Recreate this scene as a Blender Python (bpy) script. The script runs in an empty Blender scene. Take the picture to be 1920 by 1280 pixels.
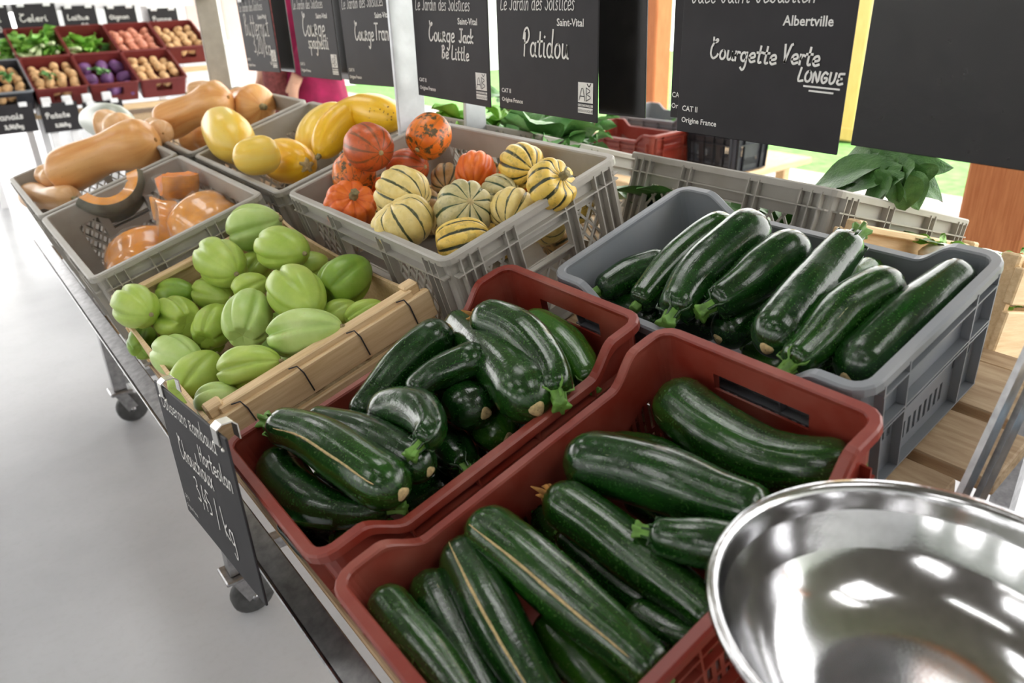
import bpy, math, random
import numpy as np
from mathutils import Vector, Matrix
random.seed(7)
PI = math.pi
SC = bpy.context.scene
COL = SC.collection
# ------------------------------------------------------------ camera (calibrated from the crate edges and posts)
YAW, PITCH, ROLL, FPX, TILT = map(math.radians, (36.54, 24.72, 2.06, 0, 16.41)); FPX = 1435.9
CAM = Vector((0, 0, 1.30))
def _rot():
    cy, sy, cp, sp = math.cos(YAW), math.sin(YAW), math.cos(PITCH), math.sin(PITCH)
    fwd = Vector((sy*cp, cy*cp, -sp)); right = Vector((cy, -sy, 0)); down = fwd.cross(right)
    c, s = math.cos(ROLL), math.sin(ROLL)
    return c*right+s*down, -s*right+c*down, fwd
CR, CD, CF = _rot()
cd = bpy.data.cameras.new('camera'); cam = bpy.data.objects.new('camera', cd); COL.objects.link(cam)
cam.matrix_world = Matrix(((CR.x, -CD.x, -CF.x, CAM.x), (CR.y, -CD.y, -CF.y, CAM.y), (CR.z, -CD.z, -CF.z, CAM.z), (0, 0, 0, 1)))
cd.sensor_width = 36; cd.lens = FPX/1920*36; cd.clip_start = .02; cd.clip_end = 300
cd.dof.use_dof = True; cd.dof.focus_distance = 1.15; cd.dof.aperture_fstop = 5.0
SC.camera = cam
# ------------------------------------------------------------ daylight: bright overcast sky around an open-sided hall
wd = bpy.data.worlds.new('overcast_sky'); SC.world = wd; wd.use_nodes = True
bg = wd.node_tree.nodes['Background']; bg.inputs[0].default_value = (1, .985, .965, 1); bg.inputs[1].default_value = 3.0
SC.view_settings.view_transform = 'Standard'; SC.view_settings.look = 'None'
SC.view_settings.gamma = 1; SC.view_settings.use_curve_mapping = False
SC.view_settings.exposure = 0.74
# ------------------------------------------------------------ frames and pixel helpers
U = Vector((math.cos(TILT), 0, math.sin(TILT))); V = Vector((0, 1, 0)); N = Vector((-math.sin(TILT), 0, math.cos(TILT)))
BASE = .74                                     # display deck lies this far below the camera along its normal
def D(u, v, h): return CAM + U*u + V*v + N*(h-BASE)
def ray(px, py): return CR*((px-960)/FPX) + CD*((py-640)/FPX) + CF
def pxh(px, py, h):                            # pixel -> point at height h over the sloping deck
    d = ray(px, py); return CAM + d*((h-BASE)/d.dot(N))
def pxX(px, py, x): d = ray(px, py); return CAM + d*(x/d.x)
def pxY(px, py, y): d = ray(px, py); return CAM + d*(y/d.y)
def pxZ(px, py, z): d = ray(px, py); return CAM + d*((z-CAM.z)/d.z)
def depth(P): return (P-CAM).dot(CF)
# ------------------------------------------------------------ mesh collector
class MB:
    def __init__(s): s.v = []; s.f = []; s.uv = {}; s.sm = []
    def add(s, vs, fs, smooth=False, uvs=None):
        o = len(s.v); s.v += [Vector(p) for p in vs]
        for k, f in enumerate(fs):
            if uvs: s.uv[len(s.f)] = uvs[k]
            s.f.append([i+o for i in f]); s.sm.append(smooth)
        return s
    def box(s, c, size, M=None):
        x, y, z = [q/2 for q in size]; c = Vector(c)
        vs = [Vector(p) for p in ((-x,-y,-z),(x,-y,-z),(x,y,-z),(-x,y,-z),(-x,-y,z),(x,-y,z),(x,y,z),(-x,y,z))]
        if M: vs = [M @ p for p in vs]
        return s.add([c+p for p in vs], [(0,3,2,1),(4,5,6,7),(0,1,5,4),(1,2,6,5),(2,3,7,6),(3,0,4,7)])
    def bbox(s, c, size, b=.004, M=None):
        # box with chamfered edges
        x, y, z = [q/2 for q in size]; b = min(b, x*.9, y*.9, z*.9); vs = []; idx = {}
        for sx in (-1, 1):
            for sy in (-1, 1):
                for sz in (-1, 1):
                    for a in range(3):
                        q = [sx*x, sy*y, sz*z]
                        for k in range(3):
                            if k != a: q[k] -= (sx, sy, sz)[k]*b
                        idx[(sx, sy, sz, a)] = len(vs); vs.append(Vector(q))
        fs = []
        I = lambda sg, a: idx[(sg[0], sg[1], sg[2], a)]
        for a in range(3):
            b_, c_ = (a+1) % 3, (a+2) % 3
            for d in (-1, 1):
                q = []
                for p, r in ((-1,-1),(1,-1),(1,1),(-1,1)):
                    sg = [0,0,0]; sg[a] = d; sg[b_] = p; sg[c_] = r; q.append(I(sg, a))
                fs.append(q if d > 0 else q[::-1])
            for p in (-1, 1):
                for r in (-1, 1):
                    s0 = [0,0,0]; s1 = [0,0,0]; s0[a] = -1; s1[a] = 1
                    for t_ in (s0, s1): t_[b_] = p; t_[c_] = r
                    q = [I(s0,b_), I(s1,b_), I(s1,c_), I(s0,c_)]
                    fs.append(q if p*r < 0 else q[::-1])
        for sg in [(i,j,k) for i in (-1,1) for j in (-1,1) for k in (-1,1)]:
            q = [I(sg,0), I(sg,1), I(sg,2)]; fs.append(q if sg[0]*sg[1]*sg[2] > 0 else q[::-1])
        c = Vector(c)
        return s.add([c+(M @ p if M else p) for p in vs], fs)
    def bar(s, a, b, w, t, up=(0,0,1)):
        # rectangular bar from a to b
        a, b = Vector(a), Vector(b); d = (b-a); L = d.length; d.normalize(); up = Vector(up)
        if abs(d.dot(up)) > .98: up = Vector((1,0,0))
        y = up.cross(d).normalized(); z = d.cross(y)
        return s.box((a+b)/2, (L, w, t), Matrix((d, y, z)).transposed())
    def tube(s, pts, rad, seg=10, cap=True, mod=None, smooth=True):
        n = len(pts); pts = [Vector(p) for p in pts]
        if not hasattr(rad, '__len__'): rad = [rad]*n
        T = [(pts[min(i+1,n-1)]-pts[max(i-1,0)]).normalized() for i in range(n)]
        x = T[0].orthogonal().normalized(); vs = []; arc = [0]
        for i in range(1, n): arc.append(arc[-1]+(pts[i]-pts[i-1]).length)
        for i in range(n):
            x = (x-T[i]*x.dot(T[i])).normalized(); y = T[i].cross(x)
            for k in range(seg):
                a = 2*PI*k/seg; m = mod(i/(n-1), a) if mod else 1
                vs.append(pts[i]+(x*math.cos(a)+y*math.sin(a))*rad[i]*m)
        fs = []; uvs = []
        for i in range(n-1):
            for k in range(seg):
                fs.append((i*seg+k, i*seg+(k+1)%seg, (i+1)*seg+(k+1)%seg, (i+1)*seg+k))
                u0, u1 = k/seg, (k+1)/seg; t0, t1 = arc[i]/arc[-1], arc[i+1]/arc[-1]
                uvs.append(((u0,t0),(u1,t0),(u1,t1),(u0,t1)))
        if cap:
            fs.append(tuple(range(seg))[::-1]); uvs.append([(k/seg, 0) for k in range(seg)][::-1])
            fs.append(tuple((n-1)*seg+k for k in range(seg))); uvs.append([(k/seg, 1) for k in range(seg)])
        return s.add(vs, fs, smooth, uvs)
    def lathe(s, prof, c, axis=(0,0,1), seg=24, mod=None, smooth=True, x0=None):
        # prof: list of (r, z) along axis
        ax = Vector(axis).normalized(); x = (Vector(x0) if x0 else ax.orthogonal()); x = (x-ax*x.dot(ax)).normalized(); y = ax.cross(x); c = Vector(c)
        n = len(prof); vs = []
        for i, (r, z) in enumerate(prof):
            for k in range(seg):
                a = 2*PI*k/seg; m, dz = mod(i/(n-1), a) if mod else (1, 0)
                vs.append(c+ax*(z+dz)+(x*math.cos(a)+y*math.sin(a))*r*m)
        fs = []; uvs = []
        for i in range(n-1):
            for k in range(seg):
                fs.append((i*seg+k, i*seg+(k+1)%seg, (i+1)*seg+(k+1)%seg, (i+1)*seg+k))
                uvs.append(((k/seg, i/(n-1)), ((k+1)/seg, i/(n-1)), ((k+1)/seg, (i+1)/(n-1)), (k/seg, (i+1)/(n-1))))
        return s.add(vs, fs, smooth, uvs)
    def quad(s, a, b, c, d): return s.add([a,b,c,d], [(0,1,2,3)])
    def mesh(s, name, off=Vector((0,0,0)), inv=None):
        m = bpy.data.meshes.new(name)
        m.from_pydata([tuple((inv @ p) if inv else (p-off)) for p in s.v], [], s.f)
        m.polygons.foreach_set('use_smooth', s.sm)
        if s.uv:
            uv = m.uv_layers.new(name='uv').data; li = 0
            for k, f in enumerate(s.f):
                q = s.uv.get(k)
                for j in range(len(f)):
                    if q: uv[li].uv = q[j]
                    li += 1
        m.update(); return m
def empty(name, loc=(0,0,0), label=None, cat=None, group=None, M=None, kind=None):
    o = bpy.data.objects.new(name, None); COL.objects.link(o); o.empty_display_size = .02
    if M: o.matrix_world = M
    else: o.location = loc
    tag(o, label, cat, group, kind); return o
def tag(o, label=None, cat=None, group=None, kind=None):
    for k, q in (('label', label), ('category', cat), ('group', group), ('kind', kind)):
        if q: o[k] = q
    return o
def ob(name, mb, mat, parent=None, label=None, cat=None, group=None, kind=None, loc=None, local=False):
    """one mesh object; world-authored verts unless local=True (already in the parent's frame)"""
    off = Vector((0,0,0)); inv = None
    if parent and not local:
        if parent.get('_m'): inv = parent.matrix_world.inverted()
        else: off = Vector(root_loc(parent))
    if not parent and loc is None and not local:
        xs = [p.x for p in mb.v]; ys = [p.y for p in mb.v]; zs = [p.z for p in mb.v]
        loc = Vector(((min(xs)+max(xs))/2, (min(ys)+max(ys))/2, min(zs)))
    if not parent and loc is not None: off = Vector(loc)
    me = mb.mesh(name, off, inv)
    if mat: me.materials.append(mat)
    o = bpy.data.objects.new(name, me); COL.objects.link(o)
    if parent: o.parent = parent
    elif loc is not None: o.location = loc
    return tag(o, label, cat, group, kind)
def root_loc(p):
    t = Vector((0,0,0))
    while p: t += p.location; p = p.parent
    return t
def copy_tree(o, parent=None):
    c = o.copy(); COL.objects.link(c); c.parent = parent
    for ch in o.children: copy_tree(ch, c)
    return c
def catmull(pts, n):
    pts = [Vector(p) for p in pts]
    if len(pts) == 2: return [pts[0].lerp(pts[1], i/(n-1)) for i in range(n)]
    P = [2*pts[0]-pts[1]]+pts+[2*pts[-1]-pts[-2]]; out = []; m = len(pts)-1
    dense = []
    for k in range(m):
        a, b, c, d = P[k:k+4]
        for j in range(12):
            t = j/12; dense.append(.5*((2*b)+(c-a)*t+(2*a-5*b+4*c-d)*t*t+(3*b-a-3*c+d)*t**3))
    dense.append(pts[-1]); arc = [0]
    for i in range(1, len(dense)): arc.append(arc[-1]+(dense[i]-dense[i-1]).length)
    j = 0
    for i in range(n):
        s = arc[-1]*i/(n-1)
        while j < len(arc)-2 and arc[j+1] < s: j += 1
        w = (s-arc[j])/max(1e-9, arc[j+1]-arc[j]); out.append(dense[j].lerp(dense[j+1], min(1, max(0, w))))
    return out
# ------------------------------------------------------------ materials
def lin(r, g, b):
    f = lambda c: c/12.92 if c <= .04045 else ((c+.055)/1.055)**2.4
    return (f(r/255), f(g/255), f(b/255), 1)
class Nt:
    def __init__(s, name):
        s.m = bpy.data.materials.new(name); s.m.use_nodes = True; s.t = s.m.node_tree
        s.b = s.t.nodes['Principled BSDF']
    def n(s, typ, **kw):
        q = s.t.nodes.new(typ)
        for k, v in kw.items():
            if k in q.inputs: q.inputs[k].default_value = v
            else: setattr(q, k, v)
        return q
    def l(s, a, b): s.t.links.new(a, b)
    def mix(s, fac, a, b):
        q = s.t.nodes.new('ShaderNodeMix'); q.data_type = 'RGBA'
        for i, x in ((0, fac), (6, a), (7, b)):
            if hasattr(x, 'is_output'): s.l(x, q.inputs[i])
            else: q.inputs[i].default_value = x
        return q.outputs[2]
    def ramp(s, x, lo, hi):
        q = s.t.nodes.new('ShaderNodeMapRange'); q.inputs[1].default_value = lo; q.inputs[2].default_value = hi
        s.l(x, q.inputs[0]); return q.outputs[0]
    def math(s, op, a, b=0):
        q = s.t.nodes.new('ShaderNodeMath'); q.operation = op
        for i, x in ((0, a), (1, b)):
            if hasattr(x, 'is_output'): s.l(x, q.inputs[i])
            else: q.inputs[i].default_value = x
        return q.outputs[0]
    def coord(s, uv=False, scale=(1,1,1), rnd=True):
        tc = s.t.nodes.new('ShaderNodeTexCoord'); mp = s.t.nodes.new('ShaderNodeMapping'); mp.inputs[3].default_value = scale
        s.l(tc.outputs['UV' if uv else 'Object'], mp.inputs[0])
        if rnd:
            oi = s.t.nodes.new('ShaderNodeObjectInfo'); k = s.math('MULTIPLY', oi.outputs['Random'], 37.0)
            cb = s.t.nodes.new('ShaderNodeCombineXYZ')
            for i in range(3): s.l(k, cb.inputs[i])
            s.l(cb.outputs[0], mp.inputs[1])
        return mp.outputs[0]
    def noise(s, vec, scale, detail=3, rough=.55):
        q = s.n('ShaderNodeTexNoise', Scale=scale, Detail=detail, Roughness=rough); s.l(vec, q.inputs['Vector']); return q.outputs[0]
    def bump(s, h, strength=.2, dist=.002):
        q = s.n('ShaderNodeBump', Strength=strength, Distance=dist); s.l(h, q.inputs['Height']); s.l(q.outputs[0], s.b.inputs['Normal'])
    def color(s, c):
        if hasattr(c, 'is_output'): s.l(c, s.b.inputs['Base Color'])
        else: s.b.inputs['Base Color'].default_value = c
        return s
    def set(s, **kw):
        for k, v in kw.items():
            q = s.b.inputs[k.replace('_', ' ')]
            if hasattr(v, 'is_output'): s.l(v, q)
            else: q.default_value = v
        return s
def simple(name, c, rough=.5, metal=0, var=.15, scale=30, bump=.1, **kw):
    t = Nt(name); v = t.coord(); nz = t.noise(v, scale, 4)
    dark = tuple(x*(1-var*1.6) for x in c[:3])+(1,); light = tuple(min(1, x*(1+var)) for x in c[:3])+(1,)
    t.color(t.mix(t.ramp(nz, .3, .7), dark, light)).set(Roughness=rough, Metallic=metal, **kw)
    if bump: t.bump(t.noise(v, scale*4, 2), bump, .001)
    return t.m
def plastic(name, c, dust, rough=.42, amt=.5):
    t = Nt(name); v = t.coord(); big = t.noise(v, 9, 4, .6); fine = t.noise(v, 160, 3, .7)
    d = t.math('MULTIPLY', t.ramp(big, .42, .78), amt); sc = t.ramp(fine, .66, .78)
    col = t.mix(d, c, dust); col = t.mix(t.math('MULTIPLY', sc, .25), col, dust)
    t.color(col).set(Roughness=t.ramp(big, -.9, 1.9) if rough < 0 else rough)
    t.bump(t.noise(v, 300, 2), .06, .0006); return t.m
def wood(name, c, dark, grain=(2, 30, 30), rough=.65):
    t = Nt(name); v = t.coord(scale=grain); g = t.noise(v, 4, 5, .6)
    v2 = t.coord(scale=(1,1,1)); big = t.noise(v2, 6, 3)
    col = t.mix(t.ramp(g, .35, .75), c, dark); col = t.mix(t.math('MULTIPLY', t.ramp(big, .5, .8), .35), col, dark)
    t.color(col).set(Roughness=rough); t.bump(g, .15, .001); return t.m
M = {}
M['red'] = plastic('red_crate_plastic', lin(126, 42, 29), lin(176, 116, 100), .38, .42)
M['redfar'] = plastic('far_red_plastic', lin(106, 30, 28), lin(136, 60, 54), .5, .4)
M['grey'] = plastic('light_grey_plastic', lin(172, 168, 160), lin(140, 128, 112), .5, .5)
M['slate'] = plastic('slate_grey_plastic', lin(122, 126, 132), lin(150, 146, 140), .42, .35)
M['blackp'] = plastic('black_crate_plastic', lin(38, 40, 48), lin(90, 92, 100), .5, .3)
M['blue'] = plastic('blue_plastic', lin(72, 146, 190), lin(130, 185, 215), .3, .3)
M['wood'] = wood('poplar_slat', lin(234, 206, 164), lin(208, 172, 124), (3, 40, 40))
M['woody'] = wood('deck_board', lin(196, 170, 136), lin(150, 118, 84), (30, 3, 40))
M['post'] = wood('orange_post_wood', lin(205, 132, 80), lin(170, 92, 46), (40, 40, 2))
M['postp'] = wood('pale_post_wood', lin(236, 200, 130), lin(220, 176, 104), (40, 40, 2))
M['steel'] = simple('brushed_steel', lin(170, 170, 172), .32, 1, .18, 60, .05)
M['galv'] = simple('galvanised_post', lin(205, 208, 212), .45, .35, .08, 25, .05)
M['olive'] = simple('dull_grey_post', lin(150, 144, 134), .5, .3, .08, 25, .05)
M['bowl'] = simple('polished_pan_steel', lin(208, 208, 210), .13, 1, .06, 90, .03)
M['rubber'] = simple('caster_grey_rubber', lin(70, 70, 70), .6, 0, .2, 60, .1)
M['board'] = simple('chalkboard_face', lin(44, 42, 45), .6, 0, .12, 14, .05, Specular_IOR_Level=.3)
M['boardback'] = simple('chalkboard_back', lin(30, 28, 27), .2, 0, .25, 40, .05)
M['chalk'] = simple('white_marker_ink', lin(228, 226, 222), .7, 0, .05, 80, 0)
M['ink'] = simple('dark_logo_ink', lin(52, 50, 54), .6, 0, .05, 50, 0)
M['clip'] = simple('clear_grey_clip', lin(176, 178, 180), .3, 0, .05, 30, 0)
M['chrome'] = simple('bright_clip_steel', lin(216, 214, 208), .22, 1, .08, 40, .02)
M['white'] = simple('white_paint', lin(238, 238, 240), .5, 0, .03, 20, .02)
M['pink'] = simple('salmon_paint', lin(240, 205, 195), .6, 0, .04, 8, .02)
M['concrete'] = None
def concrete():
    t = Nt('polished_concrete'); v = t.coord(rnd=False); a = t.noise(v, 1.3, 5, .6); b = t.noise(v, 60, 3)
    c = t.mix(t.ramp(a, .3, .7), lin(176, 178, 182), lin(198, 200, 204)); c = t.mix(t.math('MULTIPLY', t.ramp(b, .5, .8), .15), c, lin(160, 160, 160))
    t.color(c).set(Roughness=.27); t.bump(b, .05, .0008); return t.m
M['concrete'] = concrete()
M['lawn'] = simple('lawn_grass', lin(120, 178, 92), .9, 0, .3, 14, .3)
M['gravel'] = simple('pale_gravel', lin(205, 198, 188), .9, 0, .25, 50, .5)
def zuc(name, c0, c1, mott, scar=.72):
    t = Nt(name); v = t.coord(); uv = t.coord(uv=True, scale=(14, 1.6, 1)); uvs = t.coord(uv=True, scale=(7, .9, 1))
    st = t.noise(uv, 1.6, 4, .6); fleck = t.noise(v, 330, 2, .6); big = t.noise(v, 16, 3); sc = t.noise(uvs, 2.2, 5, .75)
    col = t.mix(t.ramp(st, .3, .75), c0, c1); col = t.mix(t.math('MULTIPLY', t.ramp(fleck, .6, .72), mott), col, lin(126, 150, 96))
    col = t.mix(t.math('MULTIPLY', t.ramp(big, .55, .8), .3), col, lin(44, 84, 24))
    bei = t.math('MULTIPLY', t.ramp(sc, scar-.02, scar+.02), .8); col = t.mix(bei, col, lin(178, 162, 118))
    dull = t.math('MULTIPLY', t.ramp(t.noise(v, 24, 4, .65), .48, .66), .14); rg = t.math('ADD', t.math('ADD', .16, dull), t.math('MULTIPLY', bei, .3))
    t.color(col).set(Roughness=rg, Specular_IOR_Level=.6, Coat_Weight=.2, Coat_Roughness=.12)
    h = t.math('ADD', t.noise(v, 70, 4, .6), t.math('MULTIPLY', st, 1.3)); t.bump(h, .26, .002); return t.m
M['zd'] = zuc('dark_zucchini_skin', lin(11, 36, 11), lin(25, 68, 20), .22)
M['zm'] = zuc('green_zucchini_skin', lin(14, 40, 11), lin(34, 78, 20), .35, .69)
M['zl'] = zuc('light_zucchini_skin', lin(34, 80, 20), lin(66, 116, 32), .5, .75)
M['zs'] = simple('zucchini_stem', lin(100, 144, 56), .55, 0, .3, 60, .2)
M['scar'] = simple('tan_corky_scar', lin(196, 172, 124), .8, 0, .2, 200, .4)
M['dry'] = simple('dried_blossom', lin(168, 118, 58), .9, 0, .3, 120, .5)
def chay(name, a, b):
    t = Nt(name); v = t.coord(); x = t.noise(v, 18, 4, .6); y = t.noise(v, 220, 2); z = t.noise(v, 45, 3)
    c = t.mix(t.ramp(x, .3, .7), a, b); c = t.mix(t.math('MULTIPLY', t.ramp(z, .68, .75), .35), c, lin(170, 140, 80))
    t.color(c).set(Roughness=.38, Subsurface_Weight=.05); t.bump(t.math('ADD', y, t.math('MULTIPLY', z, 2)), .12, .001); return t.m
M['ch1'] = chay('chayote_skin', lin(152, 182, 66), lin(184, 206, 100))
M['ch2'] = chay('pale_chayote_skin', lin(164, 196, 100), lin(194, 216, 136))
M['ch3'] = chay('deep_chayote_skin', lin(112, 152, 48), lin(148, 178, 70))
def squash(name, base, base2, stripe, lobes, amt, mott=0, width=.3, msc=55):
    t = Nt(name); tc = t.n('ShaderNodeTexCoord'); sp = t.n('ShaderNodeSeparateXYZ'); t.l(tc.outputs['UV'], sp.inputs[0])
    v = t.coord(); nz = t.noise(v, 26, 4, .65); m = t.noise(v, msc, 4, .7); fine = t.noise(v, 260, 2)
    ph = t.math('FRACT', t.math('ADD', t.math('MULTIPLY', sp.outputs[0], lobes), .5)); d = t.math('ABSOLUTE', t.math('SUBTRACT', ph, .5))
    d = t.math('ADD', d, t.math('MULTIPLY', t.math('SUBTRACT', nz, .5), .34))
    s = t.math('MULTIPLY', t.ramp(d, width, width*.6), t.ramp(nz, .33, .45)); s = t.math('MULTIPLY', s, amt)
    c = t.mix(t.ramp(nz, .35, .65), base, base2)
    if mott: c = t.mix(t.math('MULTIPLY', t.ramp(m, .52, .58), mott), c, stripe)
    c = t.mix(s, c, stripe); t.color(c).set(Roughness=.42, Coat_Weight=.1); t.bump(t.math('ADD', fine, m), .12, .001); return t.m
G0 = lin(46, 62, 34)
M['sq_cream'] = squash('cream_striped_rind', lin(240, 220, 150), lin(228, 200, 116), G0, 10, .95, .10, .09)
M['sq_pale'] = squash('pale_green_striped_rind', lin(216, 206, 160), lin(196, 184, 130), lin(52, 76, 44), 10, 1, .2, .12)
M['sq_yel'] = squash('yellow_striped_rind', lin(238, 206, 104), lin(226, 186, 80), lin(50, 56, 34), 10, 1, .25, .14)
M['sq_tan'] = squash('tan_striped_rind', lin(196, 160, 104), lin(176, 136, 84), lin(62, 62, 36), 9, 1, .2, .14)
M['sq_or'] = squash('plain_orange_rind', lin(236, 120, 34), lin(224, 98, 22), lin(200, 70, 14), 10, .5, .05, .12)
M['sq_om'] = squash('mottled_orange_rind', lin(238, 132, 34), lin(226, 108, 30), lin(62, 70, 44), 10, .3, .92, .12, 60)
M['sq_ob'] = squash('blotched_orange_rind', lin(214, 100, 42), lin(190, 84, 40), lin(96, 74, 44), 10, .7, .3, .12, 60)
M['cork'] = simple('corky_stem', lin(150, 138, 100), .85, 0, .3, 120, .5)
def rind(name, a, b, sc=6):
    t = Nt(name); uv = t.coord(uv=True, scale=(9, .7, 1)); v = t.coord(); x = t.noise(uv, 2, 4); y = t.noise(v, sc*3, 3); p = t.noise(v, 130, 2)
    c = t.mix(t.ramp(x, .3, .75), a, b); c = t.mix(t.math('MULTIPLY', t.ramp(p, .7, .76), .35), c, lin(130, 84, 40)); c = t.mix(t.math('MULTIPLY', t.ramp(y, .5, .8), .3), c, b)
    t.color(c).set(Roughness=.36, Coat_Weight=.12); t.bump(x, .1, .0015); return t.m
M['butter'] = rind('butternut_rind', lin(234, 180, 114), lin(214, 144, 76))
M['butterp'] = rind('pale_butternut_rind', lin(234, 192, 144), lin(218, 164, 108))
M['spag'] = rind('yellow_squash_rind', lin(250, 202, 44), lin(240, 178, 14))
M['spagp'] = rind('pale_yellow_rind', lin(242, 212, 106), lin(244, 198, 58))
M['greysq'] = rind('grey_green_rind', lin(176, 180, 166), lin(150, 158, 142))
M['flesh'] = simple('cut_pumpkin_flesh', lin(240, 134, 30), .25, 0, .15, 40, .15, Subsurface_Weight=.1)
M['fleshp'] = simple('pale_pumpkin_flesh', lin(248, 166, 66), .25, 0, .12, 40, .15, Coat_Weight=.9, Coat_Roughness=.05)
M['seed'] = simple('pumpkin_seed', lin(238, 226, 196), .5, 0, .05, 40, 0)
M['rindg'] = simple('grey_green_pumpkin_rind', lin(98, 98, 76), .5, 0, .3, 30, .3)
M['rindo'] = simple('orange_pumpkin_rind', lin(248, 156, 34), .22, 0, .15, 30, .15, Coat_Weight=.9, Coat_Roughness=.05)
def film():
    t = Nt('cling_film'); v = t.coord(); w = t.noise(v, 34, 4, .7); t.color((.95, .95, .95, 1)).set(Roughness=.1, IOR=1.35, Transmission_Weight=0.0, Alpha=t.math('MULTIPLY', t.ramp(w, .3, .9), .3), Specular_IOR_Level=1.0)
    t.bump(w, .6, .006); return t.m
M['film'] = film()
def leafm(name, a, b):
    t = Nt(name); v = t.coord(); x = t.noise(v, 22, 4); y = t.noise(v, 140, 3)
    t.color(t.mix(t.ramp(x, .3, .7), a, b)).set(Roughness=.4, Transmission_Weight=0, Subsurface_Weight=0); t.bump(t.math('ADD', x, y), .35, .004); return t.m
M['chard'] = leafm('dark_leaf', lin(52, 96, 40), lin(84, 130, 62))
M['kale'] = leafm('kale_leaf', lin(72, 132, 62), lin(120, 168, 98))
M['lett'] = leafm('bright_leaf', lin(104, 170, 48), lin(150, 200, 84))
M['celery'] = leafm('celery_leaf', lin(88, 160, 58), lin(150, 196, 84))
M['stalk'] = simple('pale_stalk', lin(206, 222, 170), .45, 0, .12, 30, .05)
M['potato'] = simple('potato_skin', lin(214, 172, 122), .7, 0, .2, 60, .2)
M['potatop'] = simple('pink_onion_skin', lin(214, 140, 112), .5, 0, .2, 60, .1)
M['violet'] = simple('violet_cabbage', lin(112, 70, 120), .5, 0, .3, 30, .2)
M['turnip'] = simple('white_turnip', lin(240, 238, 226), .4, 0, .05, 30, .05)
M['orange'] = simple('orange_fruit_skin', lin(240, 134, 40), .4, 0, .15, 200, .2)
M['magenta'] = simple('magenta_cloth', lin(150, 24, 74), .9, 0, .25, 12, .2)
M['scarf'] = simple('brown_pink_wool', lin(140, 76, 74), .95, 0, .3, 60, .5)
M['skin'] = simple('skin', lin(214, 166, 140), .5, 0, .05, 20, .05)
M['hair'] = simple('dark_hair', lin(50, 36, 28), .5, 0, .2, 80, .3)
M['jean'] = simple('dark_trousers', lin(44, 46, 60), .8, 0, .2, 60, .2)
M['roof'] = wood('roof_timber', lin(112, 104, 98), lin(90, 82, 76), (3, 3, 40))
def emit(name, c, s):
    t = Nt(name); t.color((.9,.9,.9,1)).set(Emission_Color=c, Emission_Strength=s); return t.m
M['tube'] = emit('fluorescent_tube', (1, .98, .94, 1), 9)
# ------------------------------------------------------------ setting
def struct(name, mb, mat, parent=None, label=None, cat=None):
    return ob(name, mb, mat, parent, label=label, cat=cat, kind='structure')
struct('floor', MB().quad((-26,-10,0),(3.3,-10,0),(3.3,34,0),(-26,34,0)), M['concrete'])
struct('ground_gravel', MB().quad((3.3,-10,-.02),(5.25,-10,-.02),(5.25,34,-.02),(3.3,34,-.02)), M['gravel'])
struct('ground_lawn', MB().quad((5.25,-10,-.03),(60,-10,-.03),(60,12,-.03),(5.25,12,-.03)), M['lawn'])
rf = MB()                                        # roof with two rows of skylight openings
XS = [-7, -3.6, -2.6, .2, 1.2, 3.6]; YS = [-6, -2.6, -1.0, 1.4, 3.0, 5.4, 7.0, 13]
for i in range(5):
    for j in range(7):
        if i % 2 and j % 2: continue
        rf.box(((XS[i]+XS[i+1])/2, (YS[j]+YS[j+1])/2, 4.05), (XS[i+1]-XS[i], YS[j+1]-YS[j], .1))
struct('ceiling', rf, M['roof'])
struct('wall_back_unseen', MB().box((-1.7, -6, 2), (10.6, .2, 4)), M['white'])  # unseen wall added behind the camera to cut frontal light
wl = MB().box((-7, 3.5, .9), (.2, 19, 1.8)); wl.box((-7, 3.5, 3.6), (.2, 19, .8))  # unseen side wall, added and mostly closed to hold back light from the left
for yy in (-6, -3, 0, 3, 6, 9, 13): wl.box((-7, yy, 2.5), (.2, 1.4, 1.4))
struct('wall_left_unseen', wl, M['white'])
for k, (x, y, w, m) in enumerate(((4.4, 4.08, .17, 'post'), (6.6, 3.78, .3, 'postp'), (2.62, .93, .2, 'post'), (2.9, -3.2, .2, 'post'), (-5.8, 9.5, .2, 'post'))):
    b = MB().bbox((x, y, 2.09), (w, w, 4.2), .01); b.box((x, y, .05), (w+.04, w+.04, .1))
    struct('trim_%d' % (k+1), b, M[m])
# salmon-coloured door frame far behind the display
b = MB()
p0, p1 = pxY(446, 80, 8.5), pxY(372, 60, 8.5)
b.box((p0.x, 8.5, 1.3), (.2, .1, 2.6)); b.box((p1.x, 8.5, 1.3), (.16, .1, 2.6)); b.box(((p0.x+p1.x)/2, 8.5, 2.65), (p0.x-p1.x+.2, .1, .1))
p2 = pxY(502, 148, 8.5); b.box((p2.x, 8.55, 1.3), (.06, .08, 2.6))
struct('trim_6', b, M['pink'])
b = MB(); b.box((p0.x+.35, 8.62, 1.2), (.5, .05, 2.4)); struct('wall_far', b, M['white'])
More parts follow.
